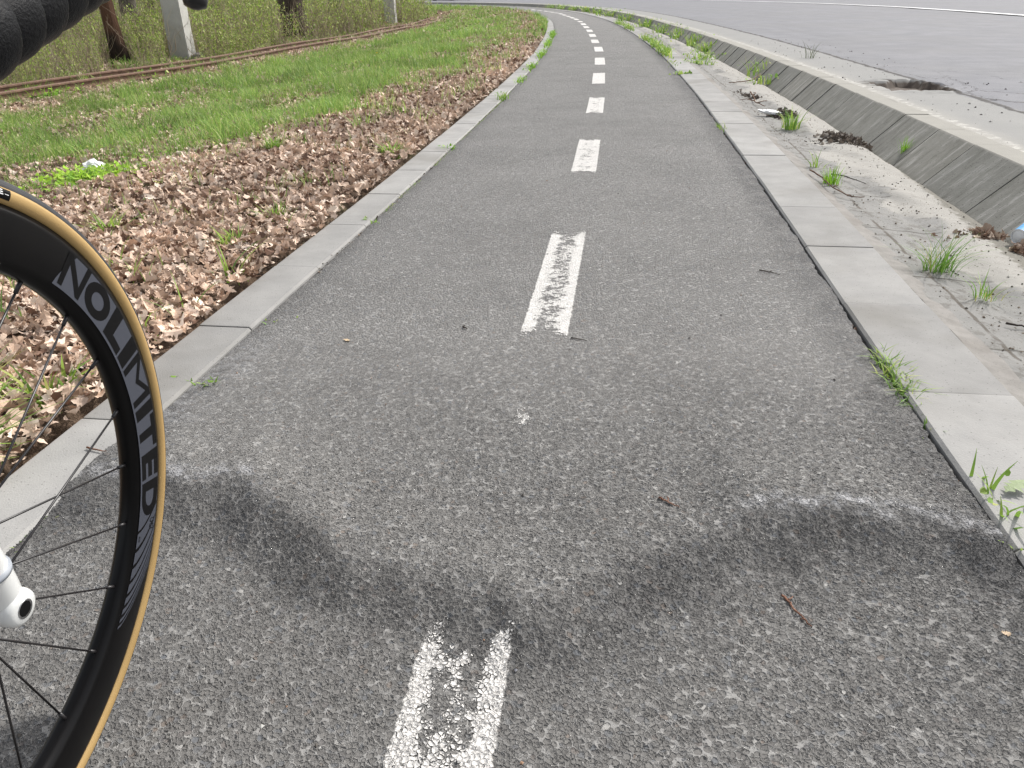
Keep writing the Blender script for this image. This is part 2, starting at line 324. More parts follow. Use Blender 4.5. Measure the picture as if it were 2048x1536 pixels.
# ------------------------------------------------------------------ ground sheet
gx = np.concatenate([np.linspace(-420, -60, 14), np.linspace(-55, -10, 46), np.linspace(-9.5, 6, 110), np.linspace(7, 60, 30), np.linspace(80, 420, 12)])
gy = np.concatenate([np.linspace(-60, -6, 12), np.linspace(-5, 20, 150), np.linspace(20.6, 70, 90), np.linspace(75, 460, 24)])
GX, GY = np.meshgrid(gx, gy); GX = GX.ravel(); GY = GY.ravel()
def to_sd(x, y):
    """nearest point of the path line"""
    st = 8; cx = CX[::st]; cy = CY[::st]; s = np.empty(len(x)); d = np.empty(len(x))
    for a in range(0, len(x), 4000):
        xx = x[a:a + 4000, None]; yy = y[a:a + 4000, None]; i = np.argmin((xx - cx) ** 2 + (yy - cy) ** 2, 1) * st
        wx = x[a:a + 4000] - CX[i]; wy = y[a:a + 4000] - CY[i]
        s[a:a + 4000] = fs[i] + wx * TX[i] + wy * TY[i]; d[a:a + 4000] = wx * TY[i] - wy * TX[i]
    return s, d
gs, gd = to_sd(GX, GY)
gz = np.where(gd < D_LO + .02, zverge(gs, gd), -.16)
gz = np.where(gd > 25, -.16 + .30 * sstep(25, 29, gd), gz)
o = link('ground', mesh_np('ground', np.stack([GX, GY, gz], 1), grid_faces(len(gy), len(gx))), M_SOIL); tag(o, kind='structure')

# ------------------------------------------------------------------ path
def attr(me, name, vals):
    a = me.attributes.new(name, 'FLOAT', 'POINT'); a.data.foreach_set('value', np.asarray(vals, np.float32))
def edge_wob(s, a): return (fbm(s, s * 0 + a, 9, a, 3) - .5) * .018 + (fbm(s, s * 0 + a, 60, a, 2) - .5) * .010
def path_piece(sv, nc):
    s, q = np.meshgrid(sv, np.linspace(0, 1, nc), indexing='ij'); s = s.ravel(); q = q.ravel()
    l = D_LI - .012 + edge_wob(s, 1.0); r = D_RI - .006 + edge_wob(s, 2.0); d = l + (r - l) * q
    x, y = W(s, d); z = zpath(x, y) - .003 * sstep(.06, 0, r - d)
    return s, d, x, y, z
s1 = np.arange(-.62, .95, .0019); s1b = np.arange(.9481, 1.75, .0030); s2 = np.concatenate([[-5], np.arange(-4, -.6, .2), [-.618]])
s3 = [1.7475]
while s3[-1] < 6: s3.append(s3[-1] + .012)
while s3[-1] < 75: s3.append(s3[-1] * 1.01)
V = []; F = []; UV = []; off = 0; mi = []
for sv, nc, mid_ in ((s1, 800, 0), (s1b, 460, 0), (np.array(s2), 40, 1), (np.array(s3), 90, 1)):
    s, d, x, y, z = path_piece(sv, nc); V.append(np.stack([x, y, z], 1)); f = grid_faces(len(sv), nc, off)[:, ::-1]; F.append(f); off += len(s); UV.append(np.stack([s, d], 1)); mi.append(np.full(len(f), mid_))
V = np.vstack(V); me = mesh_np('path', V, F, uv=np.vstack(UV), mat_idx=np.concatenate(mi))
t = ridge_t(V[:, 0], V[:, 1])
nn = vnoise(V[:, 0], V[:, 1], 14, 4)
attr(me, 'bare_shade', sstep(-.20 - .06 * nn, -.08, t) * sstep(.03, -.03, t) * np.interp(V[:, 0], CRX, np.clip(np.array(CRA) / .030, 0, 1)) * np.clip(.25 + 1.1 * fbm(V[:, 0], V[:, 1], 13, 41, 3), 0, 1))  # mask for painted shade and thinner dust on the slope below the crest
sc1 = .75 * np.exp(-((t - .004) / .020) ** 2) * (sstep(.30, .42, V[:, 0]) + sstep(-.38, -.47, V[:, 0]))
s_, d_ = np.vstack(UV).T
sc2 = sstep(-.60, -.68, d_) * sstep(.25, .5, s_) * sstep(1.1, .8, s_) * .35
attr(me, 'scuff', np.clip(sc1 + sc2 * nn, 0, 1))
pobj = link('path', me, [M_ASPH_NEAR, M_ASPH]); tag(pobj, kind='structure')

# ------------------------------------------------------------------ lane dashes
ORD = 'first second third fourth fifth sixth seventh eighth ninth tenth eleventh twelfth thirteenth fourteenth fifteenth sixteenth seventeenth eighteenth nineteenth twentieth'.split() + ['twenty-first', 'twenty-second', 'twenty-third']
M_DN = asphalt('worn_paint_near', disp=.0031, paint=(.07, .15)); M_DN2 = asphalt('worn_paint_second', disp=.0031, paint=(.015, .17)); M_DM = asphalt('worn_paint', disp=0, paint=(-.07, .18)); M_DF = asphalt('worn_paint_light', disp=0, paint=(-.18,))
dash = [(-.95, 0), (.985, 1.91), (2.90, 3.79), (4.82, 5.72), (6.71, 7.66), (8.65, 9.64)] + [(c - .47, c + .47) for c in (11.15, 13.03, 14.87, 16.61, 18.35, 19.95, 21.7, 23.45, 25.0, 26.4, 27.9, 29.3, 30.7, 32.0, 33.3, 34.8, 36.4)]
for i, (a, b) in enumerate(dash):
    hw = .0605 + .004; near = b < 1.95
    sv = np.arange(max(a, -.95), b, .003 if near else (.01 if i < 5 else .06)); sv = np.append(sv, b); nc = 42 if near else 14
    s, q = np.meshgrid(sv, np.linspace(-1, 1, nc), indexing='ij'); s = s.ravel(); q = q.ravel()
    cen = -.004 + .012 * vnoise(np.array([i * 3.3]), np.array([2.0]), 1)[0]
    x, y = W(s, cen + q * hw); z = zpath(x, y) + .0012 + .0004 * min(i, 6)
    me = mesh_np('lane_dash', np.stack([x, y, z], 1), grid_faces(len(sv), nc)[:, ::-1], uv=np.stack([(s - sv[0]) / (sv[-1] - sv[0]), q * (hw / .0605) * .98], 1))
    ob = link('lane_dash', me, M_DN if i == 0 else M_DN2 if near else (M_DM if i < 4 else M_DF))
    lab = {0: 'badly worn white dash nearest the camera, only its two long rims still white',
           1: 'long worn white dash in the middle of the path with its centre rubbed grey'}.get(i, '%s white painted lane dash counting up the path from the bottom edge' % ORD[i])
    tag(ob, lab, 'road marking', 'white dashes along the middle of the path')
# leftover flecks of paint between the first two dashes
for (s0_, s1_, hw, d0) in ((.55, .63, .017, .004),):
    sv = np.arange(s0_, s1_, .003); s, q = np.meshgrid(sv, np.linspace(-1, 1, 30), indexing='ij'); s = s.ravel(); q = q.ravel()
    x, y = W(s, d0 + q * hw); z = zpath(x, y) + .0012
    k_ = asphalt('paint_flecks', disp=.0031, paint=(.035, -.12))
    ob = link('paint_fleck', mesh_np('paint_fleck', np.stack([x, y, z], 1), grid_faces(len(sv), 30)[:, ::-1], uv=np.stack([(s - s0_) / (s1_ - s0_), q * .55], 1)), k_)
    tag(ob, 'faint flecks of white paint left on the asphalt between the two nearest lane dashes', 'road marking')

# ------------------------------------------------------------------ kerbs
def prism_curve(name, s0_, s1_, prof, mat, parent, nseg=2, jit=0.0, uvs=None, dfun=None):
    """extrude a closed profile of (d, z) along the path from s0 to s1 with rounded arrises"""
    sv = np.linspace(s0_, s1_, nseg + 1); sv = np.concatenate([[sv[0], sv[0] + .004], sv[1:-1], [sv[-1] - .004, sv[-1]]])
    P = np.array(prof); n = len(P); V = []; U = []; c = P.mean(0)
    for i, s in enumerate(sv):
        Q = P.copy(); Q = Q + (dfun(s) if dfun is not None else 0)
        if i in (0, len(sv) - 1): Q = Q + (c + (dfun(s) if dfun is not None else 0) - Q) * [0.004, .012]
        x, y = W(np.full(n, s), Q[:, 0]); V.append(np.stack([x, y, Q[:, 1]], 1)); U.append(np.stack([np.full(n, s), np.array(uvs) if uvs is not None else P[:, 1]], 1))
    V = np.vstack(V); U = np.vstack(U); m = len(sv); F = []
    for i in range(m - 1):
        for j in range(n):
            j2 = (j + 1) % n; F.append((i * n + j, i * n + j2, (i + 1) * n + j2, (i + 1) * n + j))
    bm = bmesh.new(); vs = [bm.verts.new(v) for v in V]
    if jit:
        rot = Matrix.Rotation(random.uniform(-jit, jit), 3, 'X') @ Matrix.Rotation(random.uniform(-jit, jit), 3, 'Y'); cc = Vector(V.mean(0)); dz = random.uniform(-.0013, .0013)
        for v in vs: v.co = cc + rot @ (v.co - cc) + Vector((0, 0, dz))
    uvl = bm.loops.layers.uv.new('sd')
    fl = [bm.faces.new([vs[k] for k in f]) for f in F]; fl.append(bm.faces.new(vs[:n][::-1])); fl.append(bm.faces.new(vs[-n:]))
    idx = {v: k for k, v in enumerate(vs)}
    for f in fl:
        for l in f.loops: l[uvl].uv = U[idx[l.vert]]
    bmesh.ops.recalc_face_normals(bm, faces=bm.faces)
    me = bpy.data.meshes.new(name); bm.to_mesh(me); bm.free()
    return link(name, me, mat, parent)
def kerb(name, sj, step, dl, dr, top, n, jit):
    root = empty(name); tag(root, kind='structure')
    prof = [(dl, -.14), (dl, top - .006), (dl + .006, top), (dr - .006, top), (dr, top - .006), (dr, -.14)]
    k0 = math.floor((-1.6 - sj) / step)
    for k in range(k0, k0 + n):
        a = sj + k * step; far = a > 12
        prism_curve('kerb_stone', a + .0016 + random.uniform(0, .0012), a + step - .0016, prof, M_KERB, root, 2, 0 if far else jit)
    e = prism_curve('kerb_stone', a + step, 74, prof, M_KERB, root, 60); e['kind'] = 'stuff'
    return root
kerb('kerb_left', .47, .48, D_LO, D_LI, .010, 98, .0015)
kerb('kerb_right', .76, .515, D_RI + .001, D_RO, .007, 96, .0025)

# ------------------------------------------------------------------ drain: mortar strip, bed, sloping slabs
M_MORT = concrete('mortar', (.21, .198, .182), (.29, .275, .255), 18, stain=(.14, .12, .10), st_amt=.7)
def band(name, sv, dl, dr, zf, mat, nc=8, kind='structure', uvq=True):
    s, q = np.meshgrid(sv, np.linspace(0, 1, nc), indexing='ij'); s = s.ravel(); q = q.ravel(); a = dl(s); b = dr(s); d = a + (b - a) * q
    x, y = W(s, d); z = zf(s, q, x, y)
    ob = link(name, mesh_np(name, np.stack([x, y, z], 1), grid_faces(len(sv), nc)[:, ::-1], uv=np.stack([s, q if uvq else d], 1)), mat); tag(ob, kind=kind); return ob
sv = np.concatenate([np.arange(-3, 6, .03), np.arange(6, 20, .12), np.arange(20, 74, .5)])
band('mortar_strip', sv, lambda s: s * 0 + D_RO - .004, lambda s: D_RO + .055 + (fbm(s, s * 0, 3, 5, 3) - .5) * .03,
     lambda s, q, x, y: .004 - .012 * q + (vnoise(x, y, 25, 1) - .5) * .006, M_MORT, 6)
def zbed(s, q, x, y):
    sand = .026 * sstep(.35, .65, q + (fbm(x, y, 2.2, 6, 3) - .5) * .5) * sstep(1.0, .86, q)
    return -.006 - .055 * q ** 1.3 + sand * sstep(-2, 1, s) + (fbm(x, y, 14, 2, 3) - .5) * .012
band('drain_bed', sv, lambda s: s * 0 + D_RO + .02, lambda s: d_bot(s) + .02, zbed, M_BED, 34)
root = empty('drain_lining'); tag(root, kind='structure')
def slab_prof(s):
    return None
a = -2.2; k = 0
while k < 98:
    L = .50 if a > 3 else random.choice([.5, .5, .42])
    t_, b_ = float(d_top(a + .25)), float(d_bot(a + .25))
    prof = [(b_ - .02, -.075), (t_, Z_ROAD), (t_ + .008, Z_ROAD + .006), (t_ + .13, Z_ROAD + .005), (t_ + .13, Z_ROAD - .06), (b_ + .05, -.12)]
    prism_curve('slab', a + .003, a + L - .003, prof, M_SLAB, root, 2, .006 if a < 14 else 0, uvs=[0, .93, 1.05, 1.1, 1.1, 0]); a += L; k += 1
def dt0(s): return np.array([float(d_top(s)), 0])
e = prism_curve('slab', a, 74, [(-.13, -.06), (0, Z_ROAD), (.13, Z_ROAD + .005), (.13, 0)], M_SLAB, root, 50, uvs=[0, 1, 1.1, 1.1], dfun=dt0); e['kind'] = 'stuff'
# dark soil seen through the joints between slabs
M_DARK = plain('joint_soil', (.03, .026, .02), .95, .1)
band('joint_soil', sv, lambda s: d_bot(s) - .01, lambda s: d_top(s) + .12, lambda s, q, x, y: -.085 + .175 * np.minimum(q * 1.65, 1), M_DARK, 5)
band('kerb_bed', sv, lambda s: s * 0 + D_RI - .06, lambda s: s * 0 + D_RI + .03, lambda s, q, x, y: -.022 + q * 0 + (vnoise(x, y, 40, 1)) * .006, M_DARK, 4)
band('kerb_bedding', sv, lambda s: s * 0 + D_LO - .01, lambda s: s * 0 + D_LI + .05, lambda s, q, x, y: -.022 + q * 0, M_SOIL, 4)

# ------------------------------------------------------------------ road
sv = np.concatenate([np.linspace(-6, 3.55, 48), np.linspace(3.6, 7.2, 130), np.linspace(7.3, 20, 60), np.linspace(21, 124, 104)])
qd = np.concatenate([np.arange(0.122, .30, .06), np.arange(.30, 1.3, .025), np.arange(1.35, 3, .15), np.linspace(3.05, 26, 30)])
s, q = np.meshgrid(sv, qd, indexing='ij'); s = s.ravel(); q = q.ravel(); d = np.interp(s, [0, 60], [1.715, 1.715]) * 0 + d_top(s) * sstep(.9, .1, q) + 1.71 * (1 - sstep(.9, .1, q)) + q
x, y = W(s, d); z = Z_ROAD + .004 + .02 * np.minimum(q / 8, 1) + (fbm(x, y, .6, 3, 2) - .5) * .02 * sstep(.4, 1.5, q)
px_, py_ = 2.80, 5.72                     # pothole
u_ = (x - px_) * .30 + (y - py_) * .954; v_ = (x - px_) * .954 - (y - py_) * .30
rr = np.hypot((u_ - .02) / .36, (v_ - .02 + .10 * u_) / .215) + (fbm(x, y, 8, 9, 3) - .5) * 1.25
pit = sstep(1.0, .84, rr); z = z - .042 * pit * (.75 + .5 * fbm(x, y, 9, 4, 3)); z += .012 * np.exp(-((rr - 1.1) / .15) ** 2)
me = mesh_np('road', np.stack([x, y, z], 1), grid_faces(len(sv), len(qd))[:, ::-1], uv=np.stack([s, q], 1))
dk = np.maximum(sstep(.02, .10, u_ + .5 * (fbm(x, y, 9, 2, 2) - .5)), np.maximum(sstep(.08, .12, v_), sstep(-.12, -.16, v_)))
attr(me, 'pit', np.where((rr > .74) | (dk > .8), np.clip(pit * 14, 0, 1) * .5, pit))
tag(link('road', me, M_ROAD), kind='structure')
M_WL = plain('road_line_paint', (.62, .62, .62), .7, .3, var=.12, nsc=9)
sv = np.arange(2, 110, .5); s, q = np.meshgrid(sv, np.linspace(0, 1, 3), indexing='ij'); s = s.ravel(); q = q.ravel(); d = np.interp(s, [10, 18, 25, 36, 60], [8.1, 8.85, 9.6, 10.1, 10.4]) + (q - .5) * .24
x, y = W(s, d)
tag(link('edge_line', mesh_np('edge_line', np.stack([x, y, Z_ROAD + .038 + 0 * x], 1), grid_faces(len(sv), 3)[:, ::-1]), M_WL), 'long unbroken white line painted across the grey road surface', 'road marking')
# ------------------------------------------------------------------ railway
RS = [-4, 4, 9, 12, 16, 20, 26, 34, 44]; RD = [-8.9, -8.0, -7.55, -7.15, -6.80, -6.42, -5.80, -4.78, -3.3]
def rail_c(s, o=0): return W(s, np.interp(s, RS, RD) + .29 + o)
M_RUST = None
k = NT('rusty_steel', .75, .4); v = k.co(); f = k.noise(v, 14, 6, .7); g = k.noise(v, 160, 4, .7)
k.base(k.mix(k.math('MULTIPLY', g, .5), k.mix(k.rng_(f, .3, .7), (.115, .062, .040), (.235, .135, .088)), (.10, .075, .06))); k.norm(k.bump(g, .002, .8)); k.b.inputs['Metallic'].default_value = .15
M_RUST = k.m
M_WOOD = concrete('old_timber', (.10, .075, .055), (.17, .135, .10), 12, st_amt=.2, speck=False)
rt = empty('railway_track'); tag(rt, 'rusty narrow railway track half buried in dead leaves beside the wood', 'railway track')
def zrail(s, o): return -.318 + 0 * s
prof = [(1.3 * a_, 1.12 * b_) for a_, b_ in [(-.055, 0), (-.055, .008), (-.009, .016), (-.009, .056), (-.026, .064), (-.026, .080), (-.019, .086), (.019, .086), (.026, .080), (.026, .064), (.009, .056), (.009, .016), (.055, .008), (.055, 0)]]
for o_ in (-.30, .30):
    sv = np.arange(-3, 37.5, .5); n = len(prof); V = []
    for d_, z_ in prof:
        x, y = rail_c(sv, o_ + d_); V.append(np.stack([x, y, zrail(sv, 0) + z_ + .012 * np.sin(sv * .8 + o_)], 1))
    V = np.stack(V, 1).reshape(-1, 3); m = len(sv); i = np.arange(m - 1)[:, None] * n; j = np.arange(n)[None]; j2 = (j + 1) % n
    F = np.stack([i + j, i + n + j, i + n + j2, i + j2], -1).reshape(-1, 4)
    link('rail', mesh_np('rail', V, F, smooth=False), M_RUST, rt)
for i in range(54):
    s = -2.5 + i * .72; prof2 = None
    x0, y0 = rail_c(np.array([s]), -.55); x1, y1 = rail_c(np.array([s]), .55); x0, y0, x1, y1 = x0[0], y0[0], x1[0], y1[0]
    bm = bmesh.new(); bmesh.ops.create_cube(bm, size=1); L = math.hypot(x1 - x0, y1 - y0)
    bmesh.ops.scale(bm, vec=(L, .18, .10), verts=bm.verts); bmesh.ops.bevel(bm, geom=bm.edges[:], offset=.012, segments=1, affect='EDGES')
    bmesh.ops.transform(bm, matrix=Matrix.Translation(((x0 + x1) / 2, (y0 + y1) / 2, -.373)) @ Matrix.Rotation(math.atan2(y1 - y0, x1 - x0), 4, 'Z'), verts=bm.verts)
    me = bpy.data.meshes.new('sleeper'); bm.to_mesh(me); bm.free(); link('sleeper', me, M_WOOD, rt)

# ------------------------------------------------------------------ scattering helpers
def rail_off(s): return np.interp(s, RS, RD)
def grass_density(s, d):
    """0..1: where the verge is grass rather than dead leaves"""
    e = D_LO - d; r = rail_off(s); toR = d - r - .6                    # distance in front of the near rail
    inner = np.interp(s, [0, 2, 4, 6, 8, 12, 16, 25, 40], [2.3, 1.75, 1.35, 1.25, .85, .95, .9, .9, .7]); outer = np.interp(s, [0, 5, 7, 12, 20], [.9, 1.1, .9, .55, .4])
    n = fbm(s, d, 1.3, 7, 4) - .5; n2 = fbm(s, d, 4.0, 2, 3) - .5
    g = sstep(inner - .25, inner + .35, e + 2.6 * n + 1.8 * n2) * sstep(outer - .2, outer + .3, toR + 1.0 * n)
    far = sstep(12, 18, s) * sstep(.28, .1, e) * .9
    return np.clip(np.maximum(g, far), 0, 1)
def make_leaves(n, x, y, z, size, tones, lobes=True, up=.62, curl=.75, green=False):
    """dead oak leaves: a lobed, curled blade each"""
    if lobes:
        tt = np.array([0, .10, .20, .32, .43, .55, .66, .80, .90, 1.0]); wd = np.array([.03, .06, .20, .11, .30, .17, .36, .20, .24, .05])
    else:
        tt = np.array([0, .28, .5, .78, 1.0]); wd = np.array([.03, .24, .15, .33, .06])
    nr = len(tt); L = size[:, None]
    u = (tt[None, :] - .5) * L; wv = wd[None, :] * L * (.75 + .5 * rng.random((n, nr)))
    bend = (rng.random((n, 1)) - .35) * curl * 2.2; cup = (rng.random((n, 1)) - .35) * curl * 2.6; tw = (rng.random((n, 1)) - .5) * 1.2
    P = np.zeros((n, nr, 3, 3))
    zc = bend * (tt[None] - .5) ** 2 * 4 * L * .5
    jit = (rng.random((n, nr, 2)) - .5) * .05 * L[..., None]
    for j, sg in enumerate((-1, 0, 1)):
        a = tw * (tt[None] - .5) * sg
        P[:, :, j, 0] = u + (jit[:, :, 0] if sg else 0); P[:, :, j, 1] = sg * wv * np.cos(a * 2) + (0 if sg else jit[:, :, 1] * .5)
        P[:, :, j, 2] = zc + abs(sg) * cup * wv * .9 + sg * wv * np.sin(a * 2) + (0 if sg == 0 else jit[:, :, 1])
    th = rng.random(n) * 2 * np.pi; ti = np.abs(rng.normal(0, up, n)); ta = rng.random(n) * 2 * np.pi
    c, s_ = np.cos(th), np.sin(th)
    X = P[..., 0] * c[:, None, None] - P[..., 1] * s_[:, None, None]; Y = P[..., 0] * s_[:, None, None] + P[..., 1] * c[:, None, None]; Z = P[..., 2]
    ca, sa = np.cos(ta)[:, None, None], np.sin(ta)[:, None, None]; ct, st = np.cos(ti)[:, None, None], np.sin(ti)[:, None, None]
    A = X * ca + Y * sa; B = -X * sa + Y * ca; A2 = A * ct + Z * st; Z2 = -A * st + Z * ct
    X = A2 * ca - B * sa; Y = A2 * sa + B * ca
    lift = -Z2.reshape(n, -1).min(1) * .55
    V = np.stack([X + x[:, None, None], Y + y[:, None, None], Z2 + (z + lift)[:, None, None]], -1).reshape(-1, 3)
    i = np.arange(nr - 1)[:, None] * 3 + np.arange(2)[None]; f = np.stack([i, i + 1, i + 4, i + 3], -1).reshape(-1, 4)
    F = (f[None] + (np.arange(n) * nr * 3)[:, None, None]).reshape(-1, 4)
    ti_ = rng.choice(len(tones), n, p=[t[3] for t in tones]); base = np.array([t[:3] for t in tones])[ti_] * (.8 + .4 * rng.random((n, 1)))
    C = np.repeat(base, nr * 3, 0)
    return V, F, C
DEAD = [(.60, .465, .37, .31), (.50, .375, .285, .27), (.36, .25, .18, .18), (.16, .095, .065, .14), (.70, .59, .49, .10)]
DEAD = [(a, b, c, p) for a, b, c, p in DEAD]
M_LEAF = tint_mat('dead_leaf', .65, .12, .18); M_GRASS = tint_mat('grass_blade', .55, .35, .12)
def join_np(parts):
    V = []; F = []; C = []; o = 0
    Fd = {}
    for v, f, c in parts:
        V.append(v); C.append(c); Fd.setdefault(f.shape[1], []).append(f + o); o += len(v)
    return np.vstack(V), [np.vstack(a) for a in Fd.values()], np.vstack(C)
# leaf litter over the verge
parts = []
for (sa, sb, dens, lob, sz) in ((-.5, 2.2, 3300, True, .039), (2.2, 5, 2200, True, .042), (5, 10, 1400, False, .048), (10, 20, 560, False, .060), (20, 44, 150, False, .105)):
    A = (sb - sa) * 7.6; n = int(A * dens); s = sa + rng.random(n) * (sb - sa); d = D_LO - .0 - 7.6 * rng.random(n)
    gd_ = grass_density(s, d); toR = d - rail_off(s)
    keep = rng.random(n) < (1 - .72 * gd_) * (toR > -.1) * np.where(d > D_LO - .10, .8, 1)
    if sb <= 2.3: keep &= d > -3.9
    keep &= ~((s > 12) & (d > D_LO - .25) & (rng.random(n) < .7))
    s = s[keep]; d = d[keep]; n = len(s); x, y = W(s, d); z = zverge(s, d) + rng.random(n) * .022 + .018 * sstep(.35, .03, D_LO - d)
    d_in = sstep(D_LO - .12, D_LO, d); z = np.maximum(z, z * (1 - d_in) + .012 * d_in)
    lv = make_leaves(n, x, y, z, sz * (.40 + 1.0 * rng.random(n)), DEAD, lob); parts.append((lv[0], lv[1], lv[2] * np.repeat(np.clip(.72 + .76 * fbm(s, d, 2.4, 55, 4), .6, 1.3)[:, None], len(lv[0]) // max(n, 1), 0)))
# under the grass and between the rails
V, F, C = join_np(parts); tag(link('leaf_litter', mesh_np('leaf_litter', V, F, col=C, smooth=False), M_LEAF), 'thick litter of dry brown oak leaves covering the verge', kind='stuff')

def make_blades(x, y, z, h, wd, lean, az, tones, segs=3):
    n = len(x); P = []; C = []
    base = np.array([t[:3] for t in tones])[rng.choice(len(tones), n, p=[t[3] for t in tones])] * (.8 + .4 * rng.random((n, 1)))
    face = az + np.pi / 2 + rng.normal(0, .5, n); fx, fy = np.cos(face), np.sin(face)
    for i in range(segs + 1):
        t = i / segs; out = lean * h * t ** 1.8; zz = z + h * (t - .35 * lean * t * t); w_ = wd * (1 - t ** 1.6) * .5 + .0002
        cx, cy = x + np.cos(az) * out, y + np.sin(az) * out
        P.append(np.stack([cx - fx * w_, cy - fy * w_, zz], 1)); P.append(np.stack([cx + fx * w_, cy + fy * w_, zz], 1)); C += [base, base]
    V = np.stack(P, 1).reshape(-1, 3); Cc = np.stack(C, 1).reshape(-1, 3); m = 2 * (segs + 1)
    f = np.array([(2 * i, 2 * i + 1, 2 * i + 3, 2 * i + 2) for i in range(segs)]); F = (f[None] + (np.arange(n) * m)[:, None, None]).reshape(-1, 4)
    return V, F, Cc
GREEN = [(.22, .37, .06, .33), (.32, .46, .08, .33), (.16, .29, .06, .2), (.48, .52, .16, .14)]
parts = []
for (sa, sb, dens, wd, hh) in ((-.5, 4, 1500, .0045, .10), (4, 9, 3000, .005, .135), (9, 16, 1700, .008, .15), (16, 28, 680, .013, .16), (28, 62, 200, .022, .16)):
    wdt = 7.8 if sb < 40 else 9; n = int((sb - sa) * wdt * dens); s = sa + rng.random(n) * (sb - sa); d = D_LO - wdt * rng.random(n)
    g = grass_density(s, d)
    if sb > 30: g = np.maximum(g, sstep(30, 36, s) * (d < D_LO - .3))
    clump = sstep(.45, .60, .5 * fbm(s, d, 7, 12, 2) + .5 * fbm(s, d, 2.2, 19, 2)) * .92 + .08
    lit = sstep(.58, .72, fbm(s, d, 5.5, 30, 2)) * sstep(.03, .2, D_LO - d) * .36
    btw = (d < rail_off(s) + .55) & (d > rail_off(s) - .2); g = np.where(btw, .10 * (fbm(s, d, 2, 5) > .55), g)
    keep = rng.random(n) < np.maximum(g * clump, lit); s = s[keep]; d = d[keep]; n = len(s); x, y = W(s, d); z = zverge(s, d) - .004
    lush = .6 + .8 * fbm(s, d, 1.1, 21, 3)
    parts.append(make_blades(x, y, z, hh * (.45 + .9 * rng.random(n)) * lush, wd * (.7 + .6 * rng.random(n)), .2 + .7 * rng.random(n), rng.random(n) * 2 * np.pi, GREEN)); parts[-1] = (parts[-1][0], parts[-1][1], parts[-1][2] * np.repeat(np.clip(.55 + .95 * fbm(s, d, 1.6, 71, 4), .5, 1.5)[:, None] * np.array([[.93, .93, 1.15]]), 8, 0))
V, F, C = join_np(parts); tag(link('grass', mesh_np('grass', V, F, col=C), M_GRASS), 'fresh green grass growing through the dead leaves of the verge', kind='stuff')

# small round leaves of ground cover between the grass
def flat_leaves(x, y, z, size, tones, up=.5, asp=.6):
    n = len(x); a = np.array([0, 60, 120, 180, 240, 300]) * math.pi / 180; L = size[:, None]
    P = np.stack([np.cos(a)[None] * L * .5, np.sin(a)[None] * L * .5 * asp, .12 * L * np.cos(2 * a)[None]], -1)
    th = rng.random(n) * 2 * np.pi; ti = rng.normal(0, up, n); c, s_ = np.cos(th)[:, None], np.sin(th)[:, None]; ct, st = np.cos(ti)[:, None], np.sin(ti)[:, None]
    X, Y, Z = P[..., 0], P[..., 1], P[..., 2]; X, Z = X * ct + Z * st, -X * st + Z * ct; X, Y = X * c - Y * s_, X * s_ + Y * c
    V = np.stack([X + x[:, None], Y + y[:, None], Z + z[:, None]], -1).reshape(-1, 3)
    F = (np.arange(6)[None] + (np.arange(n) * 6)[:, None]); base = np.array([t[:3] for t in tones])[rng.choice(len(tones), n, p=[t[3] for t in tones])] * (.75 + .5 * rng.random((n, 1)))
    return V, F, np.repeat(base, 6, 0)
parts = []
for (sa, sb, dens, sz) in ((2, 9, 420, .020), (9, 20, 150, .034), (20, 50, 40, .06)):
    n = int((sb - sa) * 7 * dens); s = sa + rng.random(n) * (sb - sa); d = D_LO - 7 * rng.random(n); k_ = rng.random(n) < grass_density(s, d) * sstep(.45, .65, fbm(s, d, 3, 44, 3))
    s = s[k_]; d = d[k_]; x, y = W(s, d); parts.append(flat_leaves(x, y, zverge(s, d) + .02 + .05 * rng.random(len(s)), sz * (.6 + .8 * rng.random(len(s))), GREEN))
V, F, C = join_np(parts); tag(link('ground_cover', mesh_np('ground_cover', V, F, col=C), M_GRASS), 'low green weeds mixed into the verge grass', kind='stuff')

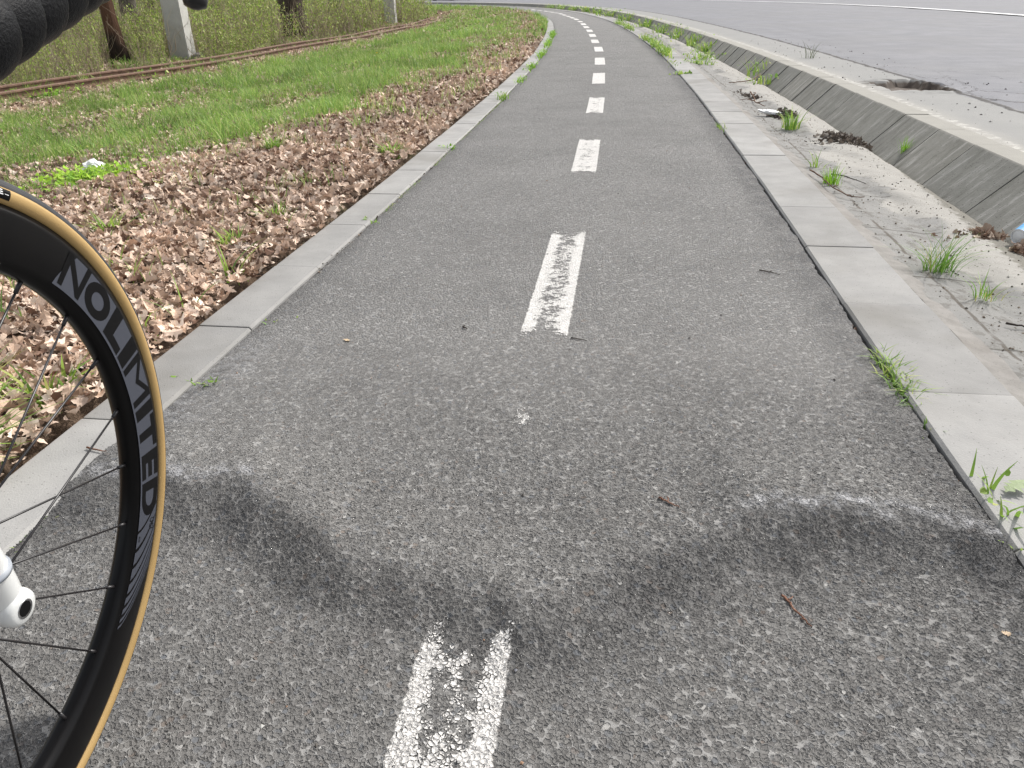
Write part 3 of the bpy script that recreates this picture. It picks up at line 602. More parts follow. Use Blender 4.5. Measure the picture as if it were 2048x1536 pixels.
# ------------------------------------------------------------------ undergrowth of the wood
CLEAR = [(-7.15, 15.45, .32), (-6.32, 16.4, .36), (-4.36, 32.4, .5), (-5.98, 23.9, .38), (-5.2, 44.5, .4), (-5.95, 37.5, .4)]
def is_clear(x, y):
    k_ = np.ones(len(x), bool)
    for a, b, w_ in CLEAR:          # the trodden gap that runs from each trunk and pole down to the railway
        L = math.hypot(a, b); ux, uy = -a / L, -b / L; t = (x - a) * ux + (y - b) * uy; q = abs((x - a) * -uy + (y - b) * ux); k_ &= ~((t > -.1) & (t < 3.2) & (q < w_ * .8))
    return k_
SCRUB = [(.27, .38, .07, .36), (.36, .42, .11, .28), (.19, .27, .06, .22), (.46, .46, .18, .14)]
STEM = [(.33, .26, .18, .5), (.22, .17, .12, .3), (.44, .37, .27, .2)]
def stems(x, y, z, h, wd):
    n = len(x); segs = 4; P = []; base = np.array([t[:3] for t in STEM])[rng.choice(3, n, p=[t[3] for t in STEM])]; az = rng.random(n) * 2 * np.pi; lean = rng.random(n) * .7; fa = rng.random(n) * np.pi
    wob = rng.normal(0, .05, (segs + 1, 2, n)) * h; wob[0] = 0
    for i in range(segs + 1):
        t = i / segs; cx = x + np.cos(az) * lean * h * t + wob[i, 0]; cy = y + np.sin(az) * lean * h * t + wob[i, 1]; w_ = wd * (1 - .75 * t) * .5
        for a in (0, 2.1, 4.2): P.append(np.stack([cx + np.cos(fa + a) * w_, cy + np.sin(fa + a) * w_, z + h * t * (1 - .3 * lean)], 1))
    V = np.stack(P, 1).reshape(-1, 3); m = 3 * (segs + 1); f = []
    for i in range(segs):
        for j in range(3): j2 = (j + 1) % 3; f.append((3 * i + j, 3 * i + j2, 3 * i + 3 + j2, 3 * i + 3 + j))
    F = (np.array(f)[None] + (np.arange(n) * m)[:, None, None]).reshape(-1, 4)
    return V, F, np.repeat(base, m, 0)
parts = []; lp = []
for (sa, sb, e0, e1, n, hh, lw) in ((-1, 16, 0.25, 2.2, 3000, .75, .008), (0, 24, 1.2, 7, 7000, 1.1, .011), (14, 36, .3, 6, 4200, 1.1, .014), (24, 44, .8, 12, 3200, 1.5, .022), (44, 80, 2.0, 30, 2600, 1.8, .04), (0, 44, 6, 28, 3200, 1.8, .035)):
    s = sa + rng.random(n) * (sb - sa); e = e0 + (e1 - e0) * rng.random(n) ** 1.3; d = rail_off(s) - e; x, y = W(s, d)
    c_ = is_clear(x, y); s, d, x, y = s[c_], d[c_], x[c_], y[c_]; n = len(s)
    parts.append(stems(x, y, zverge(s, d) - .03, hh * (.3 + .8 * rng.random(n)), lw * (.5 + rng.random(n))))
for (sa, sb, e0, e1, n, hh, sz) in ((-1, 18, .15, 2.5, 70000, .6, .026), (0, 24, .8, 7, 92000, 1.15, .034), (14, 36, .2, 7, 60000, 1.1, .048), (24, 46, .4, 14, 30000, 1.5, .085), (44, 85, 1.5, 30, 22000, 1.8, .15), (0, 44, 6, 28, 26000, 1.8, .11)):
    s = sa + rng.random(n) * (sb - sa); e = e0 + (e1 - e0) * rng.random(n) ** 1.2; d = rail_off(s) - e; x, y = W(s, d)
    cl = fbm(s, d, 2.2, 14, 3); hf = rng.random(n) ** 1.1 * hh * (.5 + .8 * vnoise(s, d, .9, 33)); k_ = (rng.random(n) < sstep(.26, .55, cl + .25 * vnoise(s, hf * 4, 3, 3) - .1)) & (is_clear(x, y) | (hf < .06))
    s, d, x, y, hf = s[k_], d[k_], x[k_], y[k_], hf[k_]
    lp.append(flat_leaves(x, y, zverge(s, d) + hf, sz * (.5 + .9 * rng.random(len(x))), SCRUB, .9, .55))
V, F, C = join_np(parts); V2, F2, C2 = join_np(lp)
me = mesh_np('undergrowth', np.vstack([V, V2]), F + [f + len(V) for f in F2], col=np.vstack([C, C2]), mat_idx=np.concatenate([np.zeros(sum(len(f) for f in F)), np.ones(sum(len(f) for f in F2))]))
tag(link('undergrowth', me, [M_LEAF, M_GRASS]), 'tangled olive scrub and thin brown stems behind the railway', kind='stuff')
# leaf litter and grass on the floor of the wood
n = 9000; s = -1 + rng.random(n) * 45; e = .0 + 9 * rng.random(n) ** 1.4; d = rail_off(s) - e; x, y = W(s, d)
V, F, C = make_leaves(n, x, y, zverge(s, d), (.08 + .0022 * s) * (.6 + .7 * rng.random(n)), DEAD, False)
tag(link('woodland_litter', mesh_np('woodland_litter', V, F, col=C, smooth=False), M_LEAF), 'fallen leaves on the floor of the wood', kind='stuff')

# ------------------------------------------------------------------ tubes
def tube_np(pts, rad, ns=10, cap=True):
    pts = np.array(pts, float); rad = np.broadcast_to(np.array(rad, float), (len(pts),)); T = np.gradient(pts, axis=0); T /= np.linalg.norm(T, axis=1)[:, None] + 1e-12
    ref = np.array([0, 0, 1.]) if abs(T[0][2]) < .9 else np.array([1., 0, 0]); V = []
    a = np.arange(ns) * 2 * np.pi / ns; u = np.cross(T[0], ref); u /= np.linalg.norm(u)
    for i in range(len(pts)):
        u = u - T[i] * (u @ T[i]); u /= np.linalg.norm(u); v = np.cross(T[i], u)
        V.append(pts[i] + rad[i] * (np.cos(a)[:, None] * u + np.sin(a)[:, None] * v))
    V = np.vstack(V); i = np.arange(len(pts) - 1)[:, None] * ns; j = np.arange(ns)[None]; j2 = (j + 1) % ns
    F = np.stack([i + j, i + j2, i + ns + j2, i + ns + j], -1).reshape(-1, 4); Fs = [F]
    if cap: Fs.append(np.stack([np.arange(ns)[::-1], np.arange(ns) + (len(pts) - 1) * ns]))
    return V, Fs
def tubes(name, lst, mat, parent=None, smooth=True):
    V = []; Fs = {}; o = 0
    for t in lst:
        v, f = tube_np(*t) if isinstance(t, tuple) else tube_np(t[0], t[1], *t[2:])
        for a in f: Fs.setdefault(a.shape[1], []).append(a + o)
        V.append(v); o += len(v)
    return link(name, mesh_np(name, np.vstack(V), [np.vstack(a) for a in Fs.values()], smooth), mat, parent)

# ------------------------------------------------------------------ trees and poles of the wood
def bark(name, a, b, lichen=None):
    k = NT(name, .9, .2); v = k.co(); vs = k.vscale(v, (1, 1, .22)); f = k.noise(vs, 26, 6, .7, .6); g = k.noise(v, 3, 4)
    c = k.mix(k.rng_(f, .35, .65), a, b)
    if lichen: c = k.mix(k.rng_(k.math('ADD', g, k.math('MULTIPLY', k.sep(v)[2], .80)), .62, 1.0), c, lichen)
    k.base(c); k.norm(k.bump(f, .03, 1.0)); return k.m
M_BARK = bark('dark_bark', (.035, .027, .022), (.105, .080, .062)); M_BARK_RED = bark('reddish_bark', (.022, .016, .012), (.05, .037, .029), (.115, .062, .040)); M_BARK_GREY = bark('grey_bark', (.07, .062, .05), (.17, .15, .12))
def tree(x, y, z, r, h, lean, mat, label, seed):
    rr_ = random.Random(seed); t = empty('tree', (x, y, z)); tag(t, label, 'tree', 'trees at the edge of the wood')
    n = 14; pts = []; rad = []
    for i in range(n):
        f = i / (n - 1); pts.append((lean[0] * h * f + .03 * math.sin(3 * f + seed), lean[1] * h * f + .03 * math.cos(4 * f + seed), -.15 + h * f)); rad.append(r * (1 + .45 * math.exp(-f * 22)) * (1 - .62 * f))
    V, F = tube_np(pts, rad, 20); nrm = 1 + .07 * (vnoise(np.arctan2(V[:, 1], V[:, 0]) * 3, V[:, 2], 1.6, seed) - .5)
    V[:, :2] *= 1; V += (rng.random(V.shape) - .5) * r * .07
    link('trunk', mesh_np('trunk', V, F), mat, t)
    lim = []; tips = []
    for k in range(11):
        f = .42 + .56 * k / 11; i = int(f * (n - 1)); p = Vector(pts[i]); a = rr_.uniform(0, 6.28); L = h * rr_.uniform(.16, .34); up = rr_.uniform(.3, .9); q = [p]
        for m in range(6):
            a += rr_.uniform(-.3, .3); q.append(q[-1] + Vector((math.cos(a), math.sin(a), up + rr_.uniform(-.2, .3))).normalized() * L / 6)
        lim.append((np.array(q), np.linspace(rad[i] * .5, .008, 7), 7)); tips += q[2:]
        for b in range(3):
            p2 = q[2 + b]; a2 = a + rr_.uniform(-1.4, 1.4); q2 = [p2]
            for m in range(4): q2.append(q2[-1] + Vector((math.cos(a2), math.sin(a2), rr_.uniform(.1, .9))).normalized() * L / 8)
            lim.append((np.array(q2), np.linspace(.014, .004, 5), 5)); tips += q2[1:]
    tubes('limb', lim, mat, t)
    tp = np.array([tuple(v) for v in tips]); m = 900; idx = rng.integers(0, len(tp), m); P = tp[idx] + rng.normal(0, .22, (m, 3))
    V, F, C = flat_leaves(P[:, 0], P[:, 1], P[:, 2], .05 + .05 * rng.random(m), SCRUB, .9); link('crown', mesh_np('crown', V, F, col=C), M_GRASS, t)
tree(-7.15, 15.45, -.33, .14, 6.0, (-.035, -.01), M_BARK_RED, 'slender tree with reddish upper bark and black foot, nearest the camera on the left', 1)
tree(-5.98, 23.9, -.33, .40, 9, (.0, .02), M_BARK, 'thick dark brown tree trunk standing in the scrub, widest of the trunks', 2)
tree(-5.75, 29.2, -.33, .30, 8, (.02, .0), M_BARK_GREY, 'greyish tree trunk right of the thickest trunk, faint behind scrub', 3)
tree(-5.95, 37.5, -.33, .20, 8, (-.03, .0), M_BARK, 'thin black leaning trunk just left of the farther concrete pole', 4)
tree(-5.20, 44.5, -.33, .20, 8, (-.03, .0), M_BARK, 'small dark trunk right of the farther concrete pole, last before the open grass', 5)
tree(-9.0, 20.5, -.1, .20, 7, (.0, .0), M_BARK_GREY, 'dim brown trunk half hidden in scrub behind the nearer concrete pole', 6)
tree(-10.8, 26.0, .1, .16, 7, (.02, .0), M_BARK, 'thin dim trunk deep in the scrub between the reddish tree and the thick trunk', 7)
M_POLE = concrete('pole_concrete', (.46, .45, .425), (.58, .57, .54), 5, stain=(.28, .28, .24), st_amt=.35, speck=True)
def pole(x, y, z, wb, h, rot, lab):
    t = empty('concrete_pole', (x, y, z)); t.rotation_euler.z = rot; tag(t, lab, 'pole', 'concrete poles beside the railway')
    bm = bmesh.new(); bmesh.ops.create_cube(bm, size=1)
    for v in bm.verts:
        k = 1 if v.co.z < 0 else .55; v.co = Vector((v.co.x * wb * k, v.co.y * wb * .8 * k, -.3 if v.co.z < 0 else h))
    bmesh.ops.bevel(bm, geom=[e for e in bm.edges if abs(e.verts[0].co.z - e.verts[1].co.z) > 1], offset=.014, segments=2, affect='EDGES')
    me = bpy.data.meshes.new('shaft'); bm.to_mesh(me); bm.free(); link('shaft', me, M_POLE, t)
    bm = bmesh.new(); bmesh.ops.create_cube(bm, size=1); bmesh.ops.scale(bm, vec=(1.1, .07, .09), verts=bm.verts); bmesh.ops.translate(bm, vec=(0, wb * .4 + .02, h - .4), verts=bm.verts)
    me = bpy.data.meshes.new('crossarm'); bm.to_mesh(me); bm.free(); link('crossarm', me, M_RUST, t)
pole(-6.32, 16.4, -.34, .40, 8, R(-9), 'nearer square concrete pole behind the rails, its right face pale')
pole(-4.36, 32.4, -.34, .42, 8, R(-6), 'farther square concrete pole beside the end of the railway track')

# ------------------------------------------------------------------ stones, tufts, weeds, litter
def rock(name, loc, size, mat, lab, cat='stone', seed=0):
    bm = bmesh.new(); bmesh.ops.create_icosphere(bm, subdivisions=3, radius=1); rr_ = random.Random(seed); cuts = [(Vector((rr_.uniform(-1, 1), rr_.uniform(-1, 1), rr_.uniform(-.6, 1))).normalized(), rr_.uniform(.45, .8)) for _ in range(11)]
    for v in bm.verts:
        for n_, d_ in cuts:
            e = v.co.dot(n_) - d_
            if e > 0: v.co -= n_ * e * .92
        v.co = Vector((v.co.x * size[0], v.co.y * size[1], v.co.z * size[2]))
    me = bpy.data.meshes.new(name); bm.to_mesh(me); bm.free(); o = link(name, me, mat); o.location = loc; tag(o, lab, cat); return o
def zv(s, d): return float(zverge(np.array([s]), np.array([d]))[0])
rock('stone', (-6.02, 16.35, -.31), (.17, .13, .15), concrete('grey_stone', (.22, .20, .19), (.36, .33, .31), 9), 'angular grey stone lying beside the foot of the nearer concrete pole')
def lc(s, d):
    x, y = W(np.array([s]), np.array([d])); return float(x[0]), float(y[0])
WIRY = [(.13, .27, .045, .5), (.20, .36, .06, .35), (.40, .40, .12, .15)]
BRIGHT = [(.22, .42, .04, .5), (.30, .50, .05, .35), (.15, .33, .04, .15)]
def tuft(s, d, z, n, h, wd, spread, lab, tones=GREEN, leanr=(.3, 1.0), broad=0, name='grass_tuft', cat='grass tuft', group=None, elong=None, wleaf=.03):
    x, y = lc(s, d); P = []
    bx = rng.normal(0, spread, n); by = rng.normal(0, spread, n)
    if elong: by = rng.normal(0, 1, n) * elong; bx = rng.normal(0, spread, n)
    az = np.arctan2(by, bx) + rng.normal(0, .9, n) if not elong else rng.random(n) * 6.28
    P.append(make_blades(bx, by, np.zeros(n), h * (.45 + .6 * rng.random(n)), wd * (.7 + .6 * rng.random(n)), leanr[0] + (leanr[1] - leanr[0]) * rng.random(n), az, tones, 5))
    if broad:
        q = rng.normal(0, max(spread, .02) * 1.5, (2, broad)); P.append(flat_leaves(q[0], q[1] if not elong else rng.normal(0, 1, broad) * elong, h * (.15 + .5 * rng.random(broad)), wleaf * (.6 + .8 * rng.random(broad)), tones, .6, .65))
    V, F, C = join_np(P); o = link(name, mesh_np(name, V, F, col=C), M_GRASS); o.location = (x, y, z)
    i = int(np.searchsorted(fs, s)); o.rotation_euler.z = math.atan2(-TX[i], TY[i]); tag(o, lab, cat, group)
    if elong and elong > .2: o['kind'] = 'stuff'
    return o
# in the joint of the right kerb
tuft(.86, .792, -.012, 190, .050, .0035, .012, 'bright grass tuft in the joint left of the right kerb, lower middle of that kerb', elong=.055, leanr=(.4, 1.5))
tuft(.76, .792, -.012, 70, .045, .0035, .010, 'smaller grass sprigs just below the bright tuft in the right kerb joint', elong=.035, leanr=(.4, 1.5))
tuft(.37, .805, -.01, 12, .09, .006, .010, 'broad bladed grass sprig with a pale leaf at the lower right corner', leanr=(.3, 1.1), broad=5, elong=.035, wleaf=.018)
tuft(.24, .805, -.01, 10, .05, .005, .010, 'short grass blades in the kerb joint at the right edge of the photo', leanr=(.4, 1.2), elong=.03)
tuft(.62, .79, -.01, 6, .03, .005, .006, 'tiny green seedling in the dark gap of the right kerb', broad=4, wleaf=.014)
tuft(4.20, .775, -.01, 18, .07, .005, .01, 'little grass sprig at the kerb joint beside the fourth lane dash', elong=.05)
tuft(7.53, .815, -.01, 30, .06, .008, .03, 'leafy weed on the right kerb beyond the sixth lane dash', broad=26, wleaf=.04, name='weed', cat='weed')
tuft(8.6, .80, -.01, 22, .09, .007, .03, 'thin sprigs in the right kerb joint between the leafy weed and the long green strip', elong=.25)
for i, (s, n, h, el, lb) in enumerate([(10.2, 170, .15, .34, 'tall green grass strip along the right kerb, nearest part'), (11.6, 140, .14, .35, 'middle part of the green grass strip along the right kerb'), (13.1, 120, .13, .40, 'far part of the green grass strip along the right kerb'), (17.2, 90, .15, .45, 'small green clump at the right kerb where the grass strip starts'), (19.4, 90, .13, .6, 'farthest green clump along the right kerb, at the bend')]):
    tuft(s, .84, 0, n, h, .012, .03, lb, elong=el, broad=40, wleaf=.035, leanr=(.2, .9))
# in the drain
tuft(1.62, 1.135, -.012, 85, .15, .0026, .018, 'large wiry grass tuft with spreading thin blades in the drain', WIRY, leanr=(.25, 1.3))
tuft(1.40, 1.185, -.014, 34, .085, .0024, .014, 'small wiry grass tuft in the drain below the large wiry one', WIRY, leanr=(.3, 1.4))
tuft(2.78, 1.085, -.01, 60, .10, .004, .018, 'bright upright grass tuft at the kerb side of the drain, by a crooked twig', BRIGHT, leanr=(.1, .7))
tuft(3.12, 1.10, -.01, 16, .10, .004, .012, 'sparse dark grass tuft just above the bright upright one', leanr=(.4, 1.1))
tuft(3.47, 1.60, -.005, 40, .09, .003, .012, 'yellow green seedling growing from a joint of the sloping slabs', BRIGHT, leanr=(.1, .7))
tuft(4.25, 1.19, -.01, 70, .15, .006, .025, 'dark green grass tuft beside the muddy litter and white plastic in the drain', leanr=(.15, .9))
for i, (s, d, n, h, b, lb) in enumerate([(6.9, 1.50, 30, .12, 20, 'creeping weed at the foot of the slabs, nearest of the far drain weeds'), (7.6, 1.58, 36, .22, 26, 'weed climbing the sloping slabs above the creeping weed'), (8.9, 1.12, 30, .10, 60, 'low leafy weed lying across the drain bed'), (9.6, 1.25, 40, .14, 60, 'dark leafy weed in the middle of the drain'), (10.9, 1.50, 90, .19, 60, 'bushy pale green weed against the slabs'), (12.1, 1.50, 70, .24, 50, 'tall bright weed against the slabs beside the bushy pale one'), (14.0, 1.46, 60, .26, 50, 'round weed at the slabs halfway to the bend'), (15.9, 1.42, 60, .26, 50, 'weed at the slabs nearer the bend'), (18.5, 1.38, 60, .28, 60, 'olive clump on the slabs before the bend'), (22.5, 1.34, 70, .30, 60, 'dark green clump on the slabs at the bend')]):
    tuft(s, d, -.03, n, h, .007 + .0004 * s, .05 + .004 * s, lb, broad=b, wleaf=.024 + .0012 * s, leanr=(.15, .8), name='weed', cat='weed', tones=GREEN)
for i, s in enumerate([26, 29, 31.5, 34, 36.5, 39]):
    tuft(s, 1.33, 0, 60, .26, .02, .16, '%s faint green clump along the far curve of the drain' % ['nearest', 'second', 'third', 'fourth', 'fifth', 'farthest'][i], broad=50, wleaf=.07, group='far clumps along the drain', name='weed', cat='weed')
tuft(7.7, 2.05, Z_ROAD, 14, .20, .006, .03, 'thin grey weed standing on the flat top of the slabs', [(.14, .16, .10, 1.0)], name='weed', cat='weed')
# left kerb
for (s, d, n, h, b, lb) in [(3.45, -.74, 16, .05, 14, 'small yellow green weed in the joint of the left kerb beside the third lane dash'), (5.6, -.735, 46, .10, 10, 'yellowish grass tuft on the inner edge of the left kerb'), (1.99, -.735, 5, .03, 5, 'tiny seedling in the joint of the left kerb above the middle of the photo'), (.66, -.715, 8, .025, 5, 'tiny moss green seedling at the inner edge of the left kerb'), (1.02, -.735, 6, .02, 4, 'second tiny seedling at the inner edge of the left kerb'), (6.9, -.735, 40, .07, 24, 'green weeds along the inner left kerb, nearest of the row'), (8.3, -.74, 60, .09, 40, 'leafy green weeds along the inner left kerb, second of the row'), (10.1, -.74, 90, .10, 50, 'leafy weeds with yellow leaves on the inner left kerb, third of the row'), (12.3, -.74, 110, .12, 60, 'long green weed strip on the inner left kerb, fourth of the row'), (14.8, -.73, 110, .13, 60, 'dark green weed clump near the bend of the left kerb')]:
    tuft(s, d, -.005, n, h, .004 + .0005 * s, .02, lb, elong=.03 + .06 * max(0, s - 5) if s > 5 else .012, broad=b, wleaf=.012 + .0014 * s, leanr=(.3, 1.3), tones=BRIGHT if b > 12 else GREEN, name='weed', cat='weed')
# among the leaves
for (s, d, n, h, wd, lb) in [(3.22, -1.0, 120, .11, .008, 'broad leaved grass clump beside the left kerb, level with the third lane dash'), (1.30, -.95, 9, .15, .007, 'long arching grass blades leaning over the left kerb'), (1.02, -.95, 8, .14, .006, 'two stiff grass blades at the left kerb above the tyre'), (.86, -.96, 8, .10, .006, 'short grass blades at the left kerb right of the tyre'), (1.64, -1.12, 50, .10, .006, 'loose grass clump in the leaves near the left kerb'), (2.0, -1.12, 60, .09, .005, 'small grass clump in the leaves above the loose one'), (3.5, -1.75, 130, .12, .005, 'dense upright grass tuft alone in the leaf litter'), (1.9, -1.75, 50, .13, .006, 'thin grass clump in the leaves just right of the wheel top'), (.42, -1.12, 90, .17, .009, 'grass clump seen through the spokes, upper of the two'), (.28, -.98, 100, .18, .009, 'large grass clump seen through the spokes beside the kerb'), (.55, -1.0, 26, .13, .010, 'broad grass blades seen through the spokes near the rim')]:
    tuft(s, d, zv(s, d), n, h, wd, .02, lb, leanr=(.25, 1.2))
tuft(3.22, -2.69, zv(3.22, -2.69), 120, .10, .008, .085, 'bright lime green patch of leafy weeds in the dead leaves above the tyre', [(.34, .56, .05, .5), (.42, .62, .08, .35), (.22, .42, .04, .15)], broad=420, wleaf=.032, name='weed', cat='weed')
tuft(8.9, -6.95, zv(8.9, -6.95), 160, .20, .012, .18, 'bright green grass clump growing between the rails', BRIGHT, broad=60, wleaf=.05)
tuft(11.4, -6.75, zv(11.4, -6.75), 120, .17, .012, .30, 'yellowish green clump between the rails near the first pole', GREEN, broad=90, wleaf=.06)
tuft(13.4, -6.7, zv(13.4, -6.7), 60, .14, .012, .25, 'sparse green weeds on the far rail', GREEN, broad=40, wleaf=.06)
# dandelions
M_YEL = plain('dandelion_yellow', (.80, .58, .02), .7, .2)
def dandelion(s, d, lab, grp=None):
    x, y = lc(s, d); t = empty('dandelion', (x, y, zv(s, d))); tag(t, lab, 'flower', grp)
    tubes('stalk', [(np.array([(0, 0, 0), (.004, 0, .05), (0, .004, .11)]), [.002, .002, .002], 6)], plain('dandelion_stalk', (.2, .3, .08)) if 'dandelion_stalk' not in bpy.data.materials else bpy.data.materials['dandelion_stalk'], t)
    n = 46; a = rng.random(n) * 6.28; e = rng.random(n) ** .5; L = .024
    V = []; F = []
    for i in range(n):
        c, s_ = math.cos(a[i]), math.sin(a[i]); p = np.array([0, 0, .11]); tip = p + L * np.array([c * e[i], s_ * e[i], .45 * (1.1 - e[i])]); w_ = .003 * np.array([-s_, c, 0]); V += [p - w_, p + w_, tip + w_, tip - w_]; F.append((4 * i, 4 * i + 1, 4 * i + 2, 4 * i + 3))
    link('flower_head', mesh_np('flower_head', V, np.array(F), False), M_YEL, t)
for s, d, lb in [(20.5, -1.0, 'yellow dandelion beside the left kerb near the bend'), (17.2, -1.02, 'second yellow dandelion beside the left kerb, nearer than the other'), (21.5, -4.3, 'yellow dandelion in the grass just before the end of the rails'), (12.5, -3.5, 'yellow dandelion in the middle of the long grass'), (24.5, -2.8, 'yellow dandelion far up the grass verge')]: dandelion(s, d, lb)

# twigs
M_TWIG = bark('twig_bark', (.10, .06, .04), (.24, .15, .10)); M_TWIG2 = bark('red_twig', (.16, .07, .04), (.36, .20, .14)); M_TWIGD = bark('dark_twig', (.03, .025, .02), (.08, .06, .05))
def twig(pts, r, lab, mat=None, zf=None, side=None):
    P = []
    for s, d, dz in pts:
        x, y = lc(s, d); z = float(zf(x, y)) if zf else 0; P.append((x, y, z + r + dz))
    o0 = Vector(P[0]); Q = np.array(P) - np.array(P[0]); n = len(Q); t = np.linspace(0, n - 1, n * 4); Q = np.stack([np.interp(t, range(n), Q[:, i]) for i in range(3)], 1) + rng.normal(0, r * .45, (len(t), 3)) * [1, 1, .4]
    l = [(Q, np.linspace(r, r * .45, len(Q)), 7)]
    for f, a, L in (side or []):
        i = int(f * (len(Q) - 1)); p = Q[i]; l.append((np.array([p, p + np.array([math.cos(a) * L * .5, math.sin(a) * L * .5, L * .12]), p + np.array([math.cos(a + .3) * L, math.sin(a + .3) * L, L * .1])]), [r * .7, r * .5, r * .3], 6))
    o = tubes('twig', l, mat or M_TWIG); o.location = o0; tag(o, lab, 'twig'); return o
zp = lambda x, y: zpath(np.array([x]), np.array([y]))[0] + .001
twig([(.312, .262, 0), (.298, .275, .001), (.283, .293, 0)], .0017, 'small reddish twig on the path above the dark ridge', M_TWIG2, zp, [(.5, 1.2, .012)])
twig([(.112, .425, 0), (.085, .436, .001), (.055, .452, 0)], .0019, 'pinkish broken twig on the pale asphalt in the lower right', M_TWIG2, zp, [(.2, .2, .012), (.85, 2.5, .008)])
twig([(.985, .075, 0), (.975, .095, .001), (.968, .115, 0)], .0015, 'thin dark twig touching the lower end of the second lane dash', M_TWIGD, zp)
twig([(1.03, -.205, 0), (1.015, -.19, .001)], .0022, 'short dark twig on the asphalt left of the second lane dash', M_TWIGD, zp, [(.3, 1, .012)])
twig([(1.53, .60, 0), (1.51, .63, .001), (1.49, .655, 0)], .002, 'dark twig on the asphalt near the right kerb', M_TWIGD, zp, [(.5, .3, .015)])
twig([(2.95, 1.03, .012), (2.80, 1.05, .012), (2.62, 1.05, .012), (2.50, 1.09, 0), (2.49, 1.15, 0)], .0035, 'long crooked twig lying from the right kerb into the drain', M_TWIG, None, [(.55, .4, .05), (.8, 1.8, .03)])
twig([(2.92, 1.12, .0), (2.88, 1.17, 0), (2.74, 1.215, 0)], .003, 'bent dark twig in the drain beside the bright upright tuft', M_TWIGD, None)
twig([(6.0, 1.22, .0), (5.7, 1.20, .0), (5.4, 1.16, 0), (5.15, 1.19, 0)], .006, 'branched twig among the muddy litter of the drain', M_TWIG, None, [(.3, 1, .12), (.6, 3, .12), (.75, .2, .1)])
twig([(7.2, 1.50, .02), (6.9, 1.38, .0), (6.75, 1.24, 0), (6.7, 1.15, 0)], .006, 'curved stem trailing across the drain from the slabs', M_TWIG, None)
twig([(1.2, 1.16, -.01), (1.19, 1.22, -.015)], .003, 'short stick lying in the drain below the large wiry tuft', M_TWIGD, None)
twig([(.36, -.79, .012), (.35, -.74, .012)], .002, 'reddish sprig lying on the left kerb behind the spokes', M_TWIG2, None)
# loose leaves and grit on path and kerbs
def loose_leaf(s, d, z, L, lab, tone):
    x, y = lc(s, d); V, F, C = make_leaves(1, np.array([0.]), np.array([0.]), np.array([0.]), np.array([L]), [(*tone, 1.0)], True, .12, .25)
    o = link('fallen_leaf', mesh_np('fallen_leaf', V, F, col=C, smooth=False), M_LEAF); o.location = (x, y, z); tag(o, lab, 'leaf')
loose_leaf(.92, -.475, float(zp(*lc(.92, -.475))) + .001, .02, 'small pale yellow leaf scrap on the asphalt near the left kerb', (.50, .38, .24))
loose_leaf(.07, .70, float(zp(*lc(.07, .70))) + .001, .012, 'tiny tan scrap near the lower right edge of the asphalt', (.50, .38, .26))
loose_leaf(2.28, 1.44, -.03, .05, 'cream scrap of leaf at the foot of the slabs', (.62, .56, .44))
loose_leaf(.40, .845, .018, .05, 'pale green fallen leaf on the right kerb by the broad bladed sprig', (.33, .40, .22))
# litter caught in the right kerb joint and the edges
n = 700; s = rng.random(n) * 7 - .2; d = D_RI - .003 + rng.normal(0, .003, n); x, y = W(s, d)
V, F, C = make_leaves(n, x, y, -.020 + .012 * rng.random(n), .005 + .010 * rng.random(n) ** 2, [(.20, .13, .09, .5), (.10, .07, .05, .35), (.40, .30, .22, .15)], False, .8)
tag(link('joint_litter', mesh_np('joint_litter', V, F, col=C, smooth=False), M_LEAF), 'crumbs of dead leaves and moss in the gap beside the right kerb', kind='stuff')
n = 6000; s = -.3 + rng.random(n) ** 1.3 * 7; d = np.where(rng.random(n) < .55, D_LI - .004 + rng.normal(0, .006, n), D_LO + rng.normal(-.004, .008, n)); x, y = W(s, d)
pk = fbm(s, s * 0, 3, 60, 2) > .45; x, y, s, d = x[pk], y[pk], s[pk], d[pk]
parts = [make_leaves(len(x), x, y, -.008 + .011 * rng.random(len(x)), .003 + .009 * rng.random(len(x)) ** 1.5, [(.13, .11, .07, .4), (.07, .055, .04, .4), (.38, .27, .19, .2)], False, .8)]
n = 4200; s = -.3 + rng.random(n) * 9; d = D_LI + .002 + rng.normal(0, .005, n); kk = fbm(s, s * 0, 2.5, 80, 2) > .52; s, d = s[kk], d[kk]; x, y = W(s, d)
parts.append(make_blades(x, y, x * 0 - .004, .006 + .010 * rng.random(len(x)), .0016 + 0 * x, .6 + rng.random(len(x)), rng.random(len(x)) * 6.28, GREEN, 3))
V, F, C = join_np(parts); tag(link('edge_moss', mesh_np('edge_moss', V, F, col=C), M_LEAF), 'moss and crumbs along the inner edge of the left kerb', kind='stuff')
